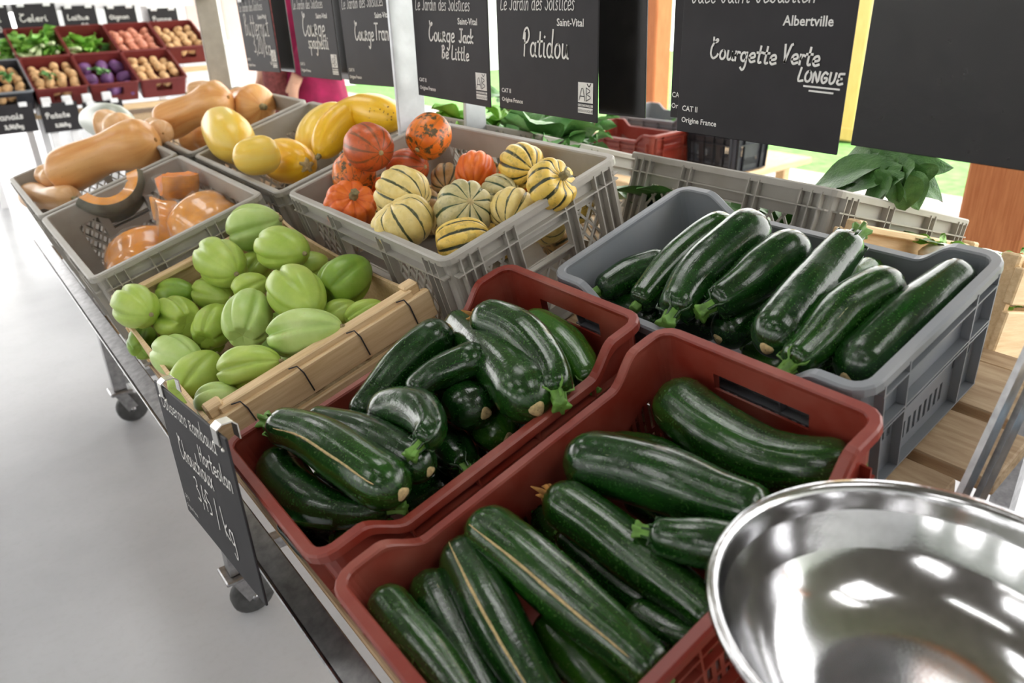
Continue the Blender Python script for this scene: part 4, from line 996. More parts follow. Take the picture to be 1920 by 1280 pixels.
def build_squash(it):
    P, r = place_pts(it); kw = it['kw']; a, bq = P[0], P[-1]; ax = (a-bq); L = ax.length; ax.normalize(); c = (a+bq)/2; fl = kw.get('flat', 0)
    L = min(max(L, r*1.55), r*2.3) if not fl else r*1.5
    rd = kw.get('ridge', .085); n, seg = 24, 60; ph = random.random(); lob = 10 if kw['mat'] != 'sq_tan' else 9; x = ax.orthogonal().normalized(); yv = ax.cross(x); vs = []; uvs = []
    for i in range(n):
        t = .5-.5*math.cos(PI*i/(n-1)); s_ = 2*t-1                         # 0 blossom end .. 1 stem end
        base = math.sqrt(max(0, 1-abs(s_)**2.5)); dim = (.16 if fl or kw.get('stem') else .08)*L*(sm((t-.78)/.22)**2)
        for k in range(seg):
            th = 2*PI*k/seg; w = abs(math.cos(lob*th/2)); m = 1-rd*(1-w**.7)*1.3*min(1, base*1.5)+.02*math.sin(2*th+ph*6)
            vs.append(c+ax*(s_*L/2*(1+.05*w*(1 if rd > .05 else 0))-dim)+(x*math.cos(th)+yv*math.sin(th))*r*max(.006, base)*m)
    # lobe valleys sit at th = pi/lob*(odd); the striped rinds run along them
    fs = []; uvs = []
    for i in range(n-1):
        for k in range(seg):
            fs.append((i*seg+k, i*seg+(k+1) % seg, (i+1)*seg+(k+1) % seg, (i+1)*seg+k))
            u0, u1 = k/seg+.5/lob, (k+1)/seg+.5/lob; uvs.append(((u0, i/n), (u1, i/n), (u1, (i+1)/n), (u0, (i+1)/n)))
    b = MB().add(vs, fs, True, uvs); o = empty('small_squash', low(P, r), it['label'], 'squash'); ob('body', b, M[kw['mat']], o)
    st = kw.get('stem', 0); top = c+ax*(L/2-(.16*L if (fl or st) else .08*L))
    if st == 1: ob('stem', MB().lathe([(r*.20, -.004), (r*.15, r*.1), (r*.13, r*.26), (r*.16, r*.32), (.0005, r*.30)], top, ax, 15, lambda t, q: (1+.12*math.cos(5*q), 0)), M['cork'], o)
    elif st == 2: ob('stem', MB().lathe([(r*.22, -.004), (r*.17, .003), (r*.12, .008), (.0005, .007)], top, ax, 15, lambda t, q: (1+.18*math.cos(5*q), 0)), M['rindg'], o)
    else: ob('stem_scar', MB().lathe([(r*.13, -.003), (r*.12, .0015), (.0005, .002)], top, ax, 12), M['scar'], o)
    ob('blossom_scar', MB().lathe([(r*.12, -.003), (r*.10, .001), (.0005, .0015)], c-ax*L/2, -ax, 12), M['scar'], o)
def build_gourd(it):
    P, r = place_pts(it); kw = it['kw']; L = sum((P[i+1]-P[i]).length for i in range(len(P)-1)); ban = kw.get('banana', 0)
    d0, d1 = (P[0]-P[1]).normalized(), (P[-1]-P[-2]).normalized()
    if L < r*2.3: ex = (r*2.3-L)/2; P[0] += d0*ex; P[-1] += d1*ex; L = r*2.3
    pw = 2.6; prof = lambda t: max(0, 1-abs(2*t-1)**(pw if not ban else 3.4))**.5*(1 if ban else (.88+.12*sm(t)))
    ph = random.random()*6; b, Q = bodytube(P, r, prof, 26, 28, lambda t, a: 1+.012*math.cos(8*a+ph)+.01*math.sin(3*a+ph))
    nm, ct = ('grey_squash', 'squash') if kw['mat'] == 'greysq' else ('spaghetti_squash', 'squash')
    o = empty(nm, low(P, r), it['label'], ct); ob('body', b, M[kw['mat']], o); d = (Q[0]-Q[2]).normalized(); q0 = Q[0]
    if kw.get('stem') == 2: ob('stem_scar', MB().lathe([(r*.26, -.006), (r*.24, .003), (r*.1, .004), (.0005, .003)], q0, d, 18, lambda t, a: (1+.35*math.cos(5*a), 0)), M['scar'], o)
    else: ob('stem', MB().lathe([(r*.16, -.004), (r*.12, r*.08), (r*.11, r*.18), (r*.12, r*.21), (.0005, r*.20)], q0, d, 12, lambda t, a: (1+.1*math.cos(5*a), 0)), M['cork'], o)
    if ban:
        random.seed(3); tc = (CAM-Q[20]).normalized(); b = MB()
        for i in range(16):
            j = random.randint(17, 23); T = (Q[j]-Q[j-1]).normalized(); nrm = (tc-T*tc.dot(T)).normalized(); nrm.rotate(Matrix.Rotation(random.uniform(-.9, .5), 3, T)); t = .5-.5*math.cos(PI*j/25)
            b.lathe([(.0022*random.uniform(.4, 1.2), -.001), (.0015, .0006), (.0003, .0008)], Q[j]+nrm*r*prof(t)*1.0, nrm, 7)
        ob('freckles', b, M['dry'], o, kind='stuff')
def build_butternut(it):
    P, r = place_pts(it); kw = it['kw']; L = sum((P[i+1]-P[i]).length for i in range(len(P)-1)); d0, d1 = (P[0]-P[1]).normalized(), (P[-1]-P[-2]).normalized()
    if L < r*2.6: ex = (r*2.6-L)/2; P[0] += d0*ex; P[-1] += d1*ex; L = r*2.6
    e = min(.4, r/L*.9)
    def prof(t):
        v = .92-.14*math.exp(-((t-.5)/.2)**2)+.08*sm((t-.55)/.3)
        if t > 1-e: v *= max(0, 1-((t-1+e)/e)**2.4)**.5
        if t < e*.8: v *= max(0, 1-((e*.8-t)/(e*.8))**2.4)**.5
        return v
    ph = random.random()*6; b, Q = bodytube(P, r, prof, 30, 28, lambda t, a: 1+.012*math.cos(6*a+ph))
    o = empty('butternut_squash', low(P, r), it['label'], 'squash'); ob('body', b, M[kw['mat']], o)
    ob('stem', MB().lathe([(r*.17, -.004), (r*.13, .006), (r*.12, .014), (r*.14, .017), (.0005, .016)], Q[0 if not kw.get('stem') else -1], (Q[0]-Q[2]).normalized() if not kw.get('stem') else (Q[-1]-Q[-3]).normalized(), 12, lambda t, a: (1+.1*math.cos(5*a), 0)), M['cork'], o)
    ob('blossom_scar', MB().lathe([(r*.10, -.003), (r*.08, .001), (.0005, .0012)], Q[-1 if not kw.get('stem') else 0], (Q[-1]-Q[-3]).normalized() if not kw.get('stem') else (Q[0]-Q[2]).normalized(), 10), M['dry'], o)
for it in ITEMS: globals()['build_'+it['kind']](it)
# ------------------------------------------------------------ film-wrapped pumpkin wedges
def wedge(p, h, R, span, up, face, label, rindm, fleshm, seeds=0, thick=.42, zs=.78):
    """a slice of pumpkin: outer rind arc, thick flesh, hollow; up = direction of the rind's middle, face = slicing axis"""
    c0 = pxh(*p, h); up = (U*up[0]+V*up[1]+N*up[2]).normalized(); ax = U*face[0]+V*face[1]+N*face[2]; ax = (ax-up*ax.dot(up)).normalized(); sd = ax.cross(up)
    o = empty('pumpkin_wedge', c0-Vector((0,0,R*.5)), label, 'pumpkin piece'); n, m = 18, 8; half = math.radians(span)/2; cen = c0-up*R*.92
    def pt(k, a, th):       # k 0 inner .. 1 outer; a across the slice; th along the arc
        ro = R*(1-.05*math.cos(8*a)); rr = ro*(1-thick*(1-k)); 
        return cen + (up*math.cos(th)+ax*math.sin(th)*1.0)*rr*math.cos(a) + sd*rr*math.sin(a)*zs
    A = [(-half)+2*half*j/m for j in range(m+1)]; T = [-1.25+2.5*i/n for i in range(n+1)]
    def surf(b, f, g, flip=False):
        base = [f(i, j) for i in range(g[0]+1) for j in range(g[1]+1)]; w = g[1]+1
        fs = [(i*w+j, i*w+j+1, (i+1)*w+j+1, (i+1)*w+j) for i in range(g[0]) for j in range(g[1])]
        b.add(base, [q[::-1] for q in fs] if flip else fs, True)
    b = MB(); surf(b, lambda i, j: pt(0, A[j], T[i]), (n, m), True)
    for s_, fp in ((0, False), (m, True)): surf(b, lambda i, j: pt(j/4*.97, A[s_], T[i]), (n, 4), fp)
    for i_, fp in ((0, True), (n, False)): surf(b, lambda i, j: pt(i/4*.97, A[j], T[i_]), (4, m), not fp)
    ob('flesh', b, M[fleshm], o)
    b = MB(); surf(b, lambda i, j: pt(1, A[j], T[i]), (n, m)); surf(b, lambda i, j: pt(.96, A[j], T[i]), (n, m), True)
    for s_, fp in ((0, False), (m, True)): surf(b, lambda i, j: pt(.96+.04*j, A[s_], T[i]), (n, 1), fp)
    ob('rind', b, M[rindm], o)
    b = MB(); f_ = lambda k, a, t: cen+(pt(k, a, t)-cen)*1.03+sd*.004*math.sin(9*t+4*a)
    surf(b, lambda i, j: f_(1.02, A[j]*1.12, T[i]*1.04), (n, m))
    for s_, fp in ((0, False), (m, True)): surf(b, lambda i, j: f_(j/4*1.02, A[s_]*1.12, T[i]*1.04), (n, 4), fp)
    ob('cling_film', b, M['film'], o)
    for k in range(seeds):
        q = pt(-.02, random.uniform(-.5, .5)*half, -.9+.3*k); b = MB().lathe([(.0005, -.007), (.004, -.004), (.0048, .001), (.003, .005), (.0005, .007)], q+up*.002, ax, 10); ob('seed', b, M['seed'], o)
wedge((236,396), .155, .10, 66, (.05,-.6,-.8), (1,.12,.1), 'boat-shaped pumpkin wedge with grey-green rind in film', 'rindg', 'fleshp', 0, .34, .95)
wedge((238,462), .14, .115, 80, (-.3,-.35,1), (.8,-.5,.3), 'smooth orange pumpkin piece in tight shiny film at the near wall', 'rindo', 'flesh', 0, .5, 1.)
wedge((318,418), .18, .105, 30, (.35,-.75,.5), (.6,.1,.8), 'thin pale pumpkin slice standing on edge', 'rindo', 'fleshp', 0, .5, .9)
wedge((388,382), .19, .10, 84, (.25,-.45,.85), (.9,.2,.1), 'wrapped pumpkin quarter with crinkled film', 'fleshp', 'fleshp', 0, .5, 1.)
wedge((338,372), .16, .085, 70, (-.35,-.2,-.9), (.3,.8,.6), 'pumpkin wedge with pale seeds by the back wall', 'fleshp', 'flesh', 4, .45, .9)
wedge((300,448), .10, .09, 60, (0,-.2,1), (1,0,.1), 'orange pumpkin piece at the crate bottom', 'rindo', 'flesh', 0, .5, 1.)
# ------------------------------------------------------------ weighing pan on its scale
def pan():
    c = Vector((.448, .142, CAM.z-.385)); R = .145
    st = empty('scale_stand', (c.x, c.y-.03, 0), 'small wooden stand under the weighing scale', 'stand')
    ob('top_board', MB().bbox((c.x, c.y-.03, .662), (.3, .24, .022), .003), M['woody'], st)
    for sx in (-1, 1):
        for sy in (-1, 1): ob('leg', MB().bbox((c.x+sx*.12, c.y-.03+sy*.09, .3255), (.035, .035, .651), .003), M['woody'], st)
    t = empty('weighing_scale', (c.x, c.y, .673), 'weighing scale body carrying the polished steel pan', 'scale')
    b = MB().bbox((c.x, c.y-.02, .715), (.22, .18, .084), .012); ob('housing', b, M['galv'], t)
    ob('pan_support', MB().lathe([(.0, .0), (.03, 0), (.025, .02), (.05, .045), (.07, .0665), (.0, .066)], (c.x, c.y, .757), (0,0,1), 24), M['steel'], t)
    ob('keypad', MB().bbox((c.x, c.y-.108, .72), (.14, .01, .04), .002), M['rubber'], t)
    # pan: deep round bowl with rolled lip
    pr = [(.0005, -.085), (.05, -.0845), (.078, -.081), (.1, -.071), (.12, -.05), (.134, -.025), (R-.004, 0), (R-.001, .004), (R+.003, .004), (R+.005, .0), (R+.003, -.004), (R-.003, -.006), (.131, -.030), (.117, -.055), (.098, -.075), (.078, -.0845), (.05, -.088), (.0005, -.0885)]
    prf = []
    for i in range(len(pr)-1):
        for k in range(3): prf.append((pr[i][0]+(pr[i+1][0]-pr[i][0])*k/3, pr[i][1]+(pr[i+1][1]-pr[i][1])*k/3))
    p = [Vector((a, b_, 0)) for a, b_ in pr]; q = catmull(p, 70); prf = [(max(.0004, v.x), v.y) for v in q]
    ob('weighing_pan', MB().lathe(prf, c, (0,0,1), 72), M['bowl'], None, 'polished steel weighing pan in front of the red crate', 'pan', loc=c+Vector((0,0,-.0885)))
pan()
# ------------------------------------------------------------ things at the near right end
def shelf():
    t = empty('side_shelf', (.95, .02, 0), 'low slatted wooden shelf at the display end', 'shelf')
    for i in range(4): ob('shelf_board', MB().bbox((.72+i*.115, .02, .744), (.105, .36, .018), .003), M['woody'], t)
    for x in (.72, 1.06):
        for yy in (-.12, .15): ob('leg', MB().bbox((x, yy, .3672), (.035, .035, .734), .003), M['woody'], t)
shelf()
def blue_box():
    c = Vector((.83, .115, .754)); Mx = Matrix.Translation(c) @ Matrix.Rotation(.18, 4, 'Z')
    t = empty('fruit_basket', M=Mx, label='blue plastic basket of oranges beside the steel pan', cat='basket')
    L, W, H = .2, .15, .085; path = rrpath(L, W, .02, .02)
    ob('body', shell(path, [0, .15, .3, .75, .9, 1], lambda x, y: H, lambda p, q: not (.3 < q < .75 and p[4] >= 0 and p[6] % 2 == 1), .0025, .12, H), M['blue'], t, local=True)
    ob('rim', rimsweep(path, lambda x, y: H, SEC), M['blue'], t, local=True); ob('floor_panel', MB().box((0, 0, .002), (L*.87, W*.87, .004)), M['blue'], t, local=True)
    for k, (x, y_, zz, r) in enumerate(((-.05, -.03, .036, .032), (.02, -.03, .036, .032), (-.045, .035, .035, .031), (.025, .032, .036, .032), (-.012, .0, .083, .031))):
        p = Mx @ Vector((x, y_, zz)); b = MB().lathe([(max(.0005, r*math.sin(PI*i/14)), -r*.95*math.cos(PI*i/14)) for i in range(15)], p, (.2, .1, 1), 20)
        o = empty('orange', p-Vector((0,0,r)), 'round orange fruit in the blue basket', 'orange', 'oranges in the blue basket'); ob('peel', b, M['orange'], o); ob('stem_button', MB().lathe([(.004, -.001), (.003, .001), (.0005, .0012)], p+Vector((.2, .1, 1)).normalized()*r*.95, (.2, .1, 1), 8), M['cork'], o)
blue_box()
# ------------------------------------------------------------ opposite slope: leaf crate, turnip crate, greens
def opp_root(name, u0, v0, du, dv, label, along='u', h=0):
    c_ = D2(u0+du/2, v0+dv/2, h); X, Y = (U2, V) if along == 'u' else (V, -U2)
    return empty(name, M=Matrix(((X.x, Y.x, N2.x, c_.x), (X.y, Y.y, N2.y, c_.y), (X.z, Y.z, N2.z, c_.z), (0,0,0,1))), label=label, cat='crate')
ch = opp_root('stacking_crate', 0, .638, .53, .455, 'grey lattice crate of big dark chard leaves on the opposite slope'); euro_crate(ch, .53, .455, .16, M['grey'])
kc = opp_root('stacking_crate', 0, 1.38, .53, .42, 'grey lattice crate of leafy greens behind the Patidou sign'); euro_crate(kc, .53, .42, .16, M['grey'])
wc = opp_root('wooden_crate', .0, 1.83, .5, .52, 'wooden crate with greens behind the pale upright'); wood_crate(wc, .5, .52, .15, False)
tc_ = opp_root('wooden_crate', .0, .355, .5, .275, 'wooden crate of white turnips at the near end', 'u', -.062); wood_crate(tc_, .5, .275, .18, False)
def leaf_mesh(L, W, droop=.35, fold=.25, wav=.02, ns=12, nw=4, seed=0):
    rn = random.Random(seed); b = MB(); vs = []; ph = rn.random()*6
    for i in range(ns+1):
        t = i/ns; w = W*(math.sin(PI*min(1, t*.94+.06))**.75)*(1-.25*t)
        for j in range(-nw, nw+1):
            s_ = j/nw; vs.append((t*L, s_*w/2, -droop*L*t*t+fold*abs(s_)*w*.5+wav*math.sin(9*t+ph+2*s_)*abs(s_)))
    k = 2*nw+1; fs = [(i*k+j, (i+1)*k+j, (i+1)*k+j+1, i*k+j+1) for i in range(ns) for j in range(2*nw)]
    b.add(vs, fs, True); return b
LEAF = {}
def leafproto(key, *a, mat, **kw):
    me = leaf_mesh(*a, **kw).mesh('leaf'); me.materials.append(M[mat]); LEAF[key] = me
for i in range(4):
    leafproto('chard%d' % i, .21, .13, .30+.1*i, .30, .008, mat='chard', seed=i); leafproto('kale%d' % i, .16, .11, .4, .15, .022, mat='kale', seed=10+i); leafproto('lett%d' % i, .15, .11, .3, .25, .018, mat='lett', seed=20+i)
    leafproto('cel%d' % i, .15, .09, .3, .2, .03, mat='celery', seed=30+i)
leafproto('fen0', .10, .03, .3, .2, .01, mat='lett', seed=41)
MIDRIB = MB().tube([(0,0,0), (.08,0,-.006), (.17,0,-.05)], [.0045, .003, .001], 6).mesh('midrib'); MIDRIB.materials.append(M['stalk'])
def bunch(name, c_, keys, n, spread, label, cat, group=None, stalk=True, scale=1., tiltr=(.1, 1.0), axis=None, seed=1):
    rn = random.Random(seed); t = empty(name, c_, label, cat, group)
    for k in range(n):
        o = bpy.data.objects.new('leaf', LEAF[rn.choice(keys)]); COL.objects.link(o); o.parent = t
        az = rn.uniform(0, 2*PI) if axis is None else axis+rn.uniform(-spread, spread); ti = rn.uniform(*tiltr); s_ = scale*rn.uniform(.75, 1.15)
        o.location = (rn.uniform(-.03, .03), rn.uniform(-.03, .03), rn.uniform(0, .03)); o.rotation_euler = (rn.uniform(-.5, .5), -ti, az); o.scale = (s_,)*3
        if stalk and k % 2 == 0:
            m = bpy.data.objects.new('midrib', MIDRIB); COL.objects.link(m); m.parent = o
    return t
def big_leaf(base, tip, w, parent, key):
    """place a broad leaf from base to tip, its upper face turned up and to the aisle"""
    d = tip-base; L = d.length; d.normalize(); up = Vector((-.62, -.25, .75)); y_ = up.cross(d).normalized(); n_ = d.cross(y_)
    o = bpy.data.objects.new('leaf', LEAF[key]); COL.objects.link(o); o.parent = parent; o.matrix_parent_inverse = Matrix.Identity(4)
    sx, sy = L/.21, w/.12; q = base-parent.location
    o.matrix_basis = Matrix(((d.x*sx, y_.x*sy, n_.x*.5, q.x), (d.y*sx, y_.y*sy, n_.y*.5, q.y), (d.z*sx, y_.z*sy, n_.z*.5, q.z), (0,0,0,1)))
cb0 = pxX(1680, 350, 1.34)-Vector((0, 0, .1)); cbt = empty('chard_bunch', cb0, 'broad dark chard bunch rising over the leaf crate rim', 'chard')
for k, (b0, t0, w, x) in enumerate((((1660,305),(1500,340),75,1.33), ((1690,318),(1530,352),70,1.31), ((1695,332),(1575,372),66,1.29), ((1650,285),(1530,305),70,1.37), ((1690,312),(1590,276),66,1.38), ((1690,312),(1665,262),66,1.40), ((1695,322),(1752,292),60,1.38), ((1698,328),(1755,335),60,1.36), ((1690,330),(1705,395),70,1.30), ((1680,332),(1650,386),66,1.29), ((1700,330),(1738,372),60,1.32), ((1672,328),(1612,378),66,1.28), ((1680,300),(1720,262),60,1.42), ((1700,302),(1690,362),80,1.33), ((1715,312),(1640,350),80,1.31), ((1640,310),(1560,320),80,1.35), ((1720,310),(1730,350),70,1.34))):
    B = pxX(*b0, x); T = pxX(*t0, x); big_leaf(B, T, w*depth(B)/FPX, cbt, 'chard%d' % (k % 4))
for k, (px, py, u) in enumerate(((1370, 385, .10), (1470, 410, .10), (1640, 440, .18), (1700, 450, .25))):
    p = D2(u, .72+.1*(3-k), .05); bunch('chard_bunch', p, ['chard%d' % i for i in range(4)], 6, .9, 'chard leaves low inside the grey leaf crate', 'chard', 'chard low in the leaf crate', False, .8, (.3, .8), None, seed=15+k)
for k, (u, v, hh, ky, nm, lb, sc_) in enumerate(((.10, 1.45, .11, 'kale', 'kale_head', 'grey-green kale head nearest the Patidou sign corner', 1.), (.14, 1.58, .13, 'kale', 'kale_head', 'grey-green kale head in the middle of the greens crate', 1.05), (.14, 1.72, .13, 'lett', 'lettuce_head', 'bright green lettuce head below the Patidou sign', 1.), (.30, 1.62, .13, 'kale', 'kale_head', 'kale head at the back of the greens crate', 1.), (.12, 1.93, .11, 'lett', 'lettuce_head', 'bright lettuce head next to the second upright', .9), (.14, 2.2, .10, 'lett', 'lettuce_head', 'lettuce head in the wooden crate behind the yellow squash', .85), (.32, 1.78, .18, 'kale', 'kale_head', 'tall kale head seen in the gap between two signs', 1.3))):
    bunch(nm, D2(u, v, hh), [ky+'%d' % i for i in range(4)], 14, 1, lb, 'greens', None, False, sc_*.85, (-.1, 1.1), None, seed=30+k)
for k, (uu, vv, hh) in enumerate(((.20, .41, .085), (.28, .40, .085), (.36, .41, .08), (.24, .49, .085), (.32, .50, .085), (.40, .49, .08), (.07, .41, .0), (.15, .42, .0), (.28, .57, .08))):
    r = .038; p = D2(uu, vv, hh-.005); t = empty('turnip', p-Vector((0,0,r)), 'white turnip with green tops in the wooden crate', 'turnip', 'white turnips in the near wooden crate')
    ob('root', MB().lathe([(max(.0005, r*math.sin(PI*i/14)*(1.12 if i > 7 else 1)), -r*math.cos(PI*i/14)) for i in range(15)], p, (.3*(-1)**k, -.2, 1), 20), M['turnip'], t)
    for q in range(3):
        o = bpy.data.objects.new('leaf', LEAF['fen0']); COL.objects.link(o); o.parent = t; o.location = (0, 0, r*1.8); o.rotation_euler = (0, -.5, -1.2+q*.9+k); o.scale = (.5,)*3
# ------------------------------------------------------------ table with spare crates further back
tt = empty('trestle_table', (2.9, 2.75, 0), 'wooden trestle table with spare crates near the orange post', 'table')
ob('table_top', MB().bbox((2.9, 2.75, .50), (1.0, 1.3, .03), .004), M['wood'], tt)
for sx in (-1, 1):
    for sy in (-1, 1): ob('leg', MB().bbox((2.9+sx*.42, 2.75+sy*.55, .2425), (.05, .05, .485), .004), M['wood'], tt)
def spare(nm, x, yy, zz, rz, mat, label, L=.5, W=.3, H=.17, low=.14):
    r = empty(nm, M=Matrix.Translation((x, yy, zz)) @ Matrix.Rotation(rz, 4, 'Z'), label=label, cat='crate'); agri_crate(r, L, W, H, low, mat); return r
spare('harvest_crate', 2.70, 2.62, .516, PI/2+.05, M['red'], 'empty red crate on the trestle table behind the display')
spare('harvest_crate', 3.06, 2.72, .516, PI/2+.05, M['slate'], 'pale grey crate behind the empty red one', H=.2, low=.17)
spare('harvest_crate', 2.95, 2.26, .516, PI/2, M['blackp'], 'black crate with pale reflections next to the empty red one', .3, .28, .2, .18)
bunch('kale_head', Vector((3.05, 2.72, .58)), ['kale%d' % i for i in range(4)], 8, 1, 'kale head in the pale grey crate', 'greens', None, False, .9, (.2, 1), None, seed=50)
# ------------------------------------------------------------ far display stand facing us
def far_stand():
    Y0 = 6.4; a = math.radians(24); uy = Vector((0, math.cos(a), math.sin(a))); nn = Vector((0, -math.sin(a), math.cos(a))); X = Vector((1, 0, 0))
    f0 = pxY(75, 163, Y0); wid = .345
    pl = pxY(62, 163, Y0).x
    st = empty('market_stand', (pl+.4, Y0+.6, 0), 'white framed vegetable stand in the far background', 'display table')
    H = .15; zb = pxY(200, 157, Y0).z
    O = Vector((pl, Y0, zb))-nn*H
    def F(x, y_, h): return O+X*x+uy*y_+nn*h
    def fr_(b, p, q, w=.04): b.bar(p, q, w, w)
    for x in (-.75, -.37, 0.0, wid*3+.02): 
        b = MB(); fr_(b, F(x, -.02, -.02), F(x, 1.0, -.02)); ob('side_rail', b, M['white'], st)
        q = F(x, 0, -.04); ob('leg', MB().bar((q.x, q.y, 0), (q.x, q.y, q.z), .045, .045, (1, 0, 0)), M['white'], st)
        q = F(x, .98, -.04); ob('leg', MB().bar((q.x, q.y, 0), (q.x, q.y, 1.34), .05, .05, (1, 0, 0)), M['white'], st)
    for y_ in (0, .47, .94): ob('cross_rail', MB().bar(F(-.8, y_, -.045), F(wid*3+.4, y_, -.045), .05, .04), M['wood'], st)
    q = F(0, .98, 0); ob('sign_rail', MB().bar((q.x-.9, q.y-.02, 1.29), (q.x+1.45, q.y-.02, 1.29), .03, .06), M['white'], st); ob('back_panel', MB().bbox((q.x+.3, q.y+.1, 1.02), (2.4, .02, .12), .003), M['white'], st)
    Mx = lambda c_: Matrix(((1, 0, 0, c_.x), (0, uy.y, nn.y, c_.y), (0, uy.z, nn.z, c_.z), (0,0,0,1)))
    proto = None
    cells = [(-1, 0, 'blackp', 'black crate of potatoes and leaves on the far stand'), (0, 0, 'redfar', 'far red crate of tan potatoes with green tops'), (1, 0, 'redfar', 'far red crate of violet cabbages'), (2, 0, 'redfar', 'far red crate of golden potatoes'), (2, 1, 'redfar', 'far red crate of pink onions in the upper row'), (3, 1, 'redfar', 'far red crate of brown potatoes at the upper row end'), (0, 1, 'redfar', 'far red crate under the celery bunches'), (1, 1, 'redfar', 'far red crate under the parsley bunch')]
    rng = random.Random(4)
    pm = {}
    for mt, r in (('potato', .034), ('potatop', .038), ('violet', .05), ('lett', .03)):
        for v_ in range(2): m_ = MB().lathe([(max(.0005, r*math.sin(PI*i/10)*(1+.1*math.sin(i+v_))), -r*1.2*math.cos(PI*i/10)) for i in range(11)], (0,0,0), (1, .3*v_, .2), 12).mesh('potato'); m_.materials.append(M[mt]); pm[(mt, v_)] = m_
    info = {(-1, 0): ('potato', 'tan potato in the far black crate'), (0, 0): ('potato', 'tan potato in the far red crate with green tops'), (1, 0): ('violet', 'violet cabbage in the far red crate'), (2, 0): ('potato', 'golden potato in the far front red crate'), (2, 1): ('potatop', 'pink onion in the far upper red crate'), (3, 1): ('potato', 'brown potato in the far upper end crate')}
    for i, j, mt, lb in cells:
        c_ = F(i*wid+wid/2, j*.47+.225, 0); r = empty('harvest_crate', M=Mx(c_), label=lb, cat='crate')
        L, W = wid-.012, .45; path = rrpath(L, W, .02, .03)
        ob('body', shell(path, [0, .2, .35, .75, 1], lambda x, y: H, lambda p, q: not (p[4] == 2 and .35 < q < .75 and abs(p[5]) < .06), .004, .05, H), M[mt], r, local=True)
        ob('rim', rimsweep(path, lambda x, y: H, SEC), M['redfar'] if mt == 'redfar' else M['slate'], r, local=True); ob('floor_panel', MB().box((0,0,.003), (L*.94, W*.94, .005)), M[mt], r, local=True)
        if (i, j) in info:
            k, lb2 = info[(i, j)]; nx, ny = (4, 5) if k != 'violet' else (3, 3)
            for a_ in range(nx):
                for b_ in range(ny):
                    x = -L/2+.05+(L-.10)*a_/(nx-1)+rng.uniform(-.01, .01); y_ = -W/2+.06+(W-.12)*b_/(ny-1)+rng.uniform(-.01, .01); hh = (.04+.05*(k != 'violet')*(1-abs(y_)/W)+rng.uniform(0, .03)) if k != 'violet' else .065
                    o = bpy.data.objects.new('potato' if k == 'potato' else 'onion' if k == 'potatop' else 'cabbage', pm[(k, rng.randint(0, 1))]); COL.objects.link(o); o.location = c_+X*x+uy*y_+nn*hh; o.rotation_euler = (rng.uniform(0, 3), rng.uniform(0, 3), rng.uniform(0, 3))
                    tag(o, lb2, o.name.split('.')[0], {'potato': 'potatoes', 'potatop': 'onions', 'violet': 'cabbages'}[k]+' of '+lb.replace('far ', ''))
    for k, (px, py, sc_, ky, lb) in enumerate(((30, 100, 1.5, 'cel', 'pale celery bunch at the stand edge'), (75, 85, 1.9, 'cel', 'tall celery bunch on the far stand'), (110, 95, 1.5, 'cel', 'celery bunch beside the tall one'), (160, 90, 1.5, 'lett', 'yellow-green lettuce on the far stand'), (190, 100, 1.3, 'kale', 'dark parsley bunch on the far stand'))):
        p = pxY(px, py, Y0+.75); t = bunch('celery_bunch' if ky == 'cel' else 'leafy_bunch', p-Vector((0,0,.06)), [ky+'%d' % i for i in range(4)], 26, 1, lb, 'greens', None, False, sc_*.75, (.0, 1.3), None, seed=70+k)
        if ky == 'cel':
            for q in range(5):
                d = Vector((rng.uniform(-.12, .12), -.22, -.02+rng.uniform(-.05, .05))); ob('stalk', MB().tube([p+d, p+d*.3, p+Vector((0, 0, .04))], [.014, .012, .007], 8), M['stalk'], t)
    # green sprigs in the potato crates
    for k, (px, py) in enumerate(((88, 148), (12, 150), (195, 140))):
        bunch('leafy_bunch', pxY(px, py, Y0+.15), ['kale%d' % i for i in range(4)], 5, 1, 'small green sprig among the far stand vegetables', 'greens', 'sprigs on the far stand', False, .5, (.1, 1), None, seed=90+k)
    def fsign(px, py, w, h, yv, lb, tx):
        A = pxY(px, py, yv); k = depth(A)/FPX; W_, H_ = w*k, h*k; t = empty('chalkboard_sign', A+Vector((W_/2, 0, 0)), lb, 'sign'); ob('panel', MB().bbox(A+Vector((W_/2, 0, H_/2)), (W_, .006, H_), .001), M['board'], t)
        f_ = frame(A+Vector((0, -.003, 0)), X, ZU, Vector((0, -1, 0)), .002); b = MB(); handwrite(b, tx[0], f_, W_*.12, H_*.50, W_*.62, .007, 0, .7); handwrite(b, tx[1], f_, W_*.3, H_*.18, W_*.4, .007, 0, .7); ob('handwriting', b, M['chalk'], t)
        for q in (.2, .8): ob('clip', MB().bbox(A+Vector((W_*q, -.006, H_-.005)), (.05, .012, .03), .003), M['white'], t)
    yb = F(0, .98, 0).y-.06
    for px, py, w, h, lb, tx in ((-40, 74, 60, 58, 'far chalkboard cut by the picture edge', ('Persil', '1,50')), (38, 74, 72, 60, 'far chalkboard over the celery', ('Celeri', '2,50/kg')), (126, 64, 58, 48, 'far chalkboard left of the white gap', ('Laitue', '1,20')), (205, 60, 54, 44, 'far chalkboard over the pink onions', ('Oignon', '3,20/kg')), (286, 64, 52, 44, 'far chalkboard at the stand end', ('Pomme', '2,40/kg'))): fsign(px, py, w, h, yb, lb, tx)
    for px, py, w, h, lb, tx in ((-14, 255, 78, 52, 'low far chalkboard below the black crate', ('Panais', '3,50/kg')), (86, 250, 64, 52, 'low far chalkboard below the potato crate', ('Patate', '2,20/kg')), (160, 222, 70, 28, 'low far chalkboard below the violet cabbages', ('Chou', '2,00'))): fsign(px, py, w, h, Y0-.05, lb, tx)
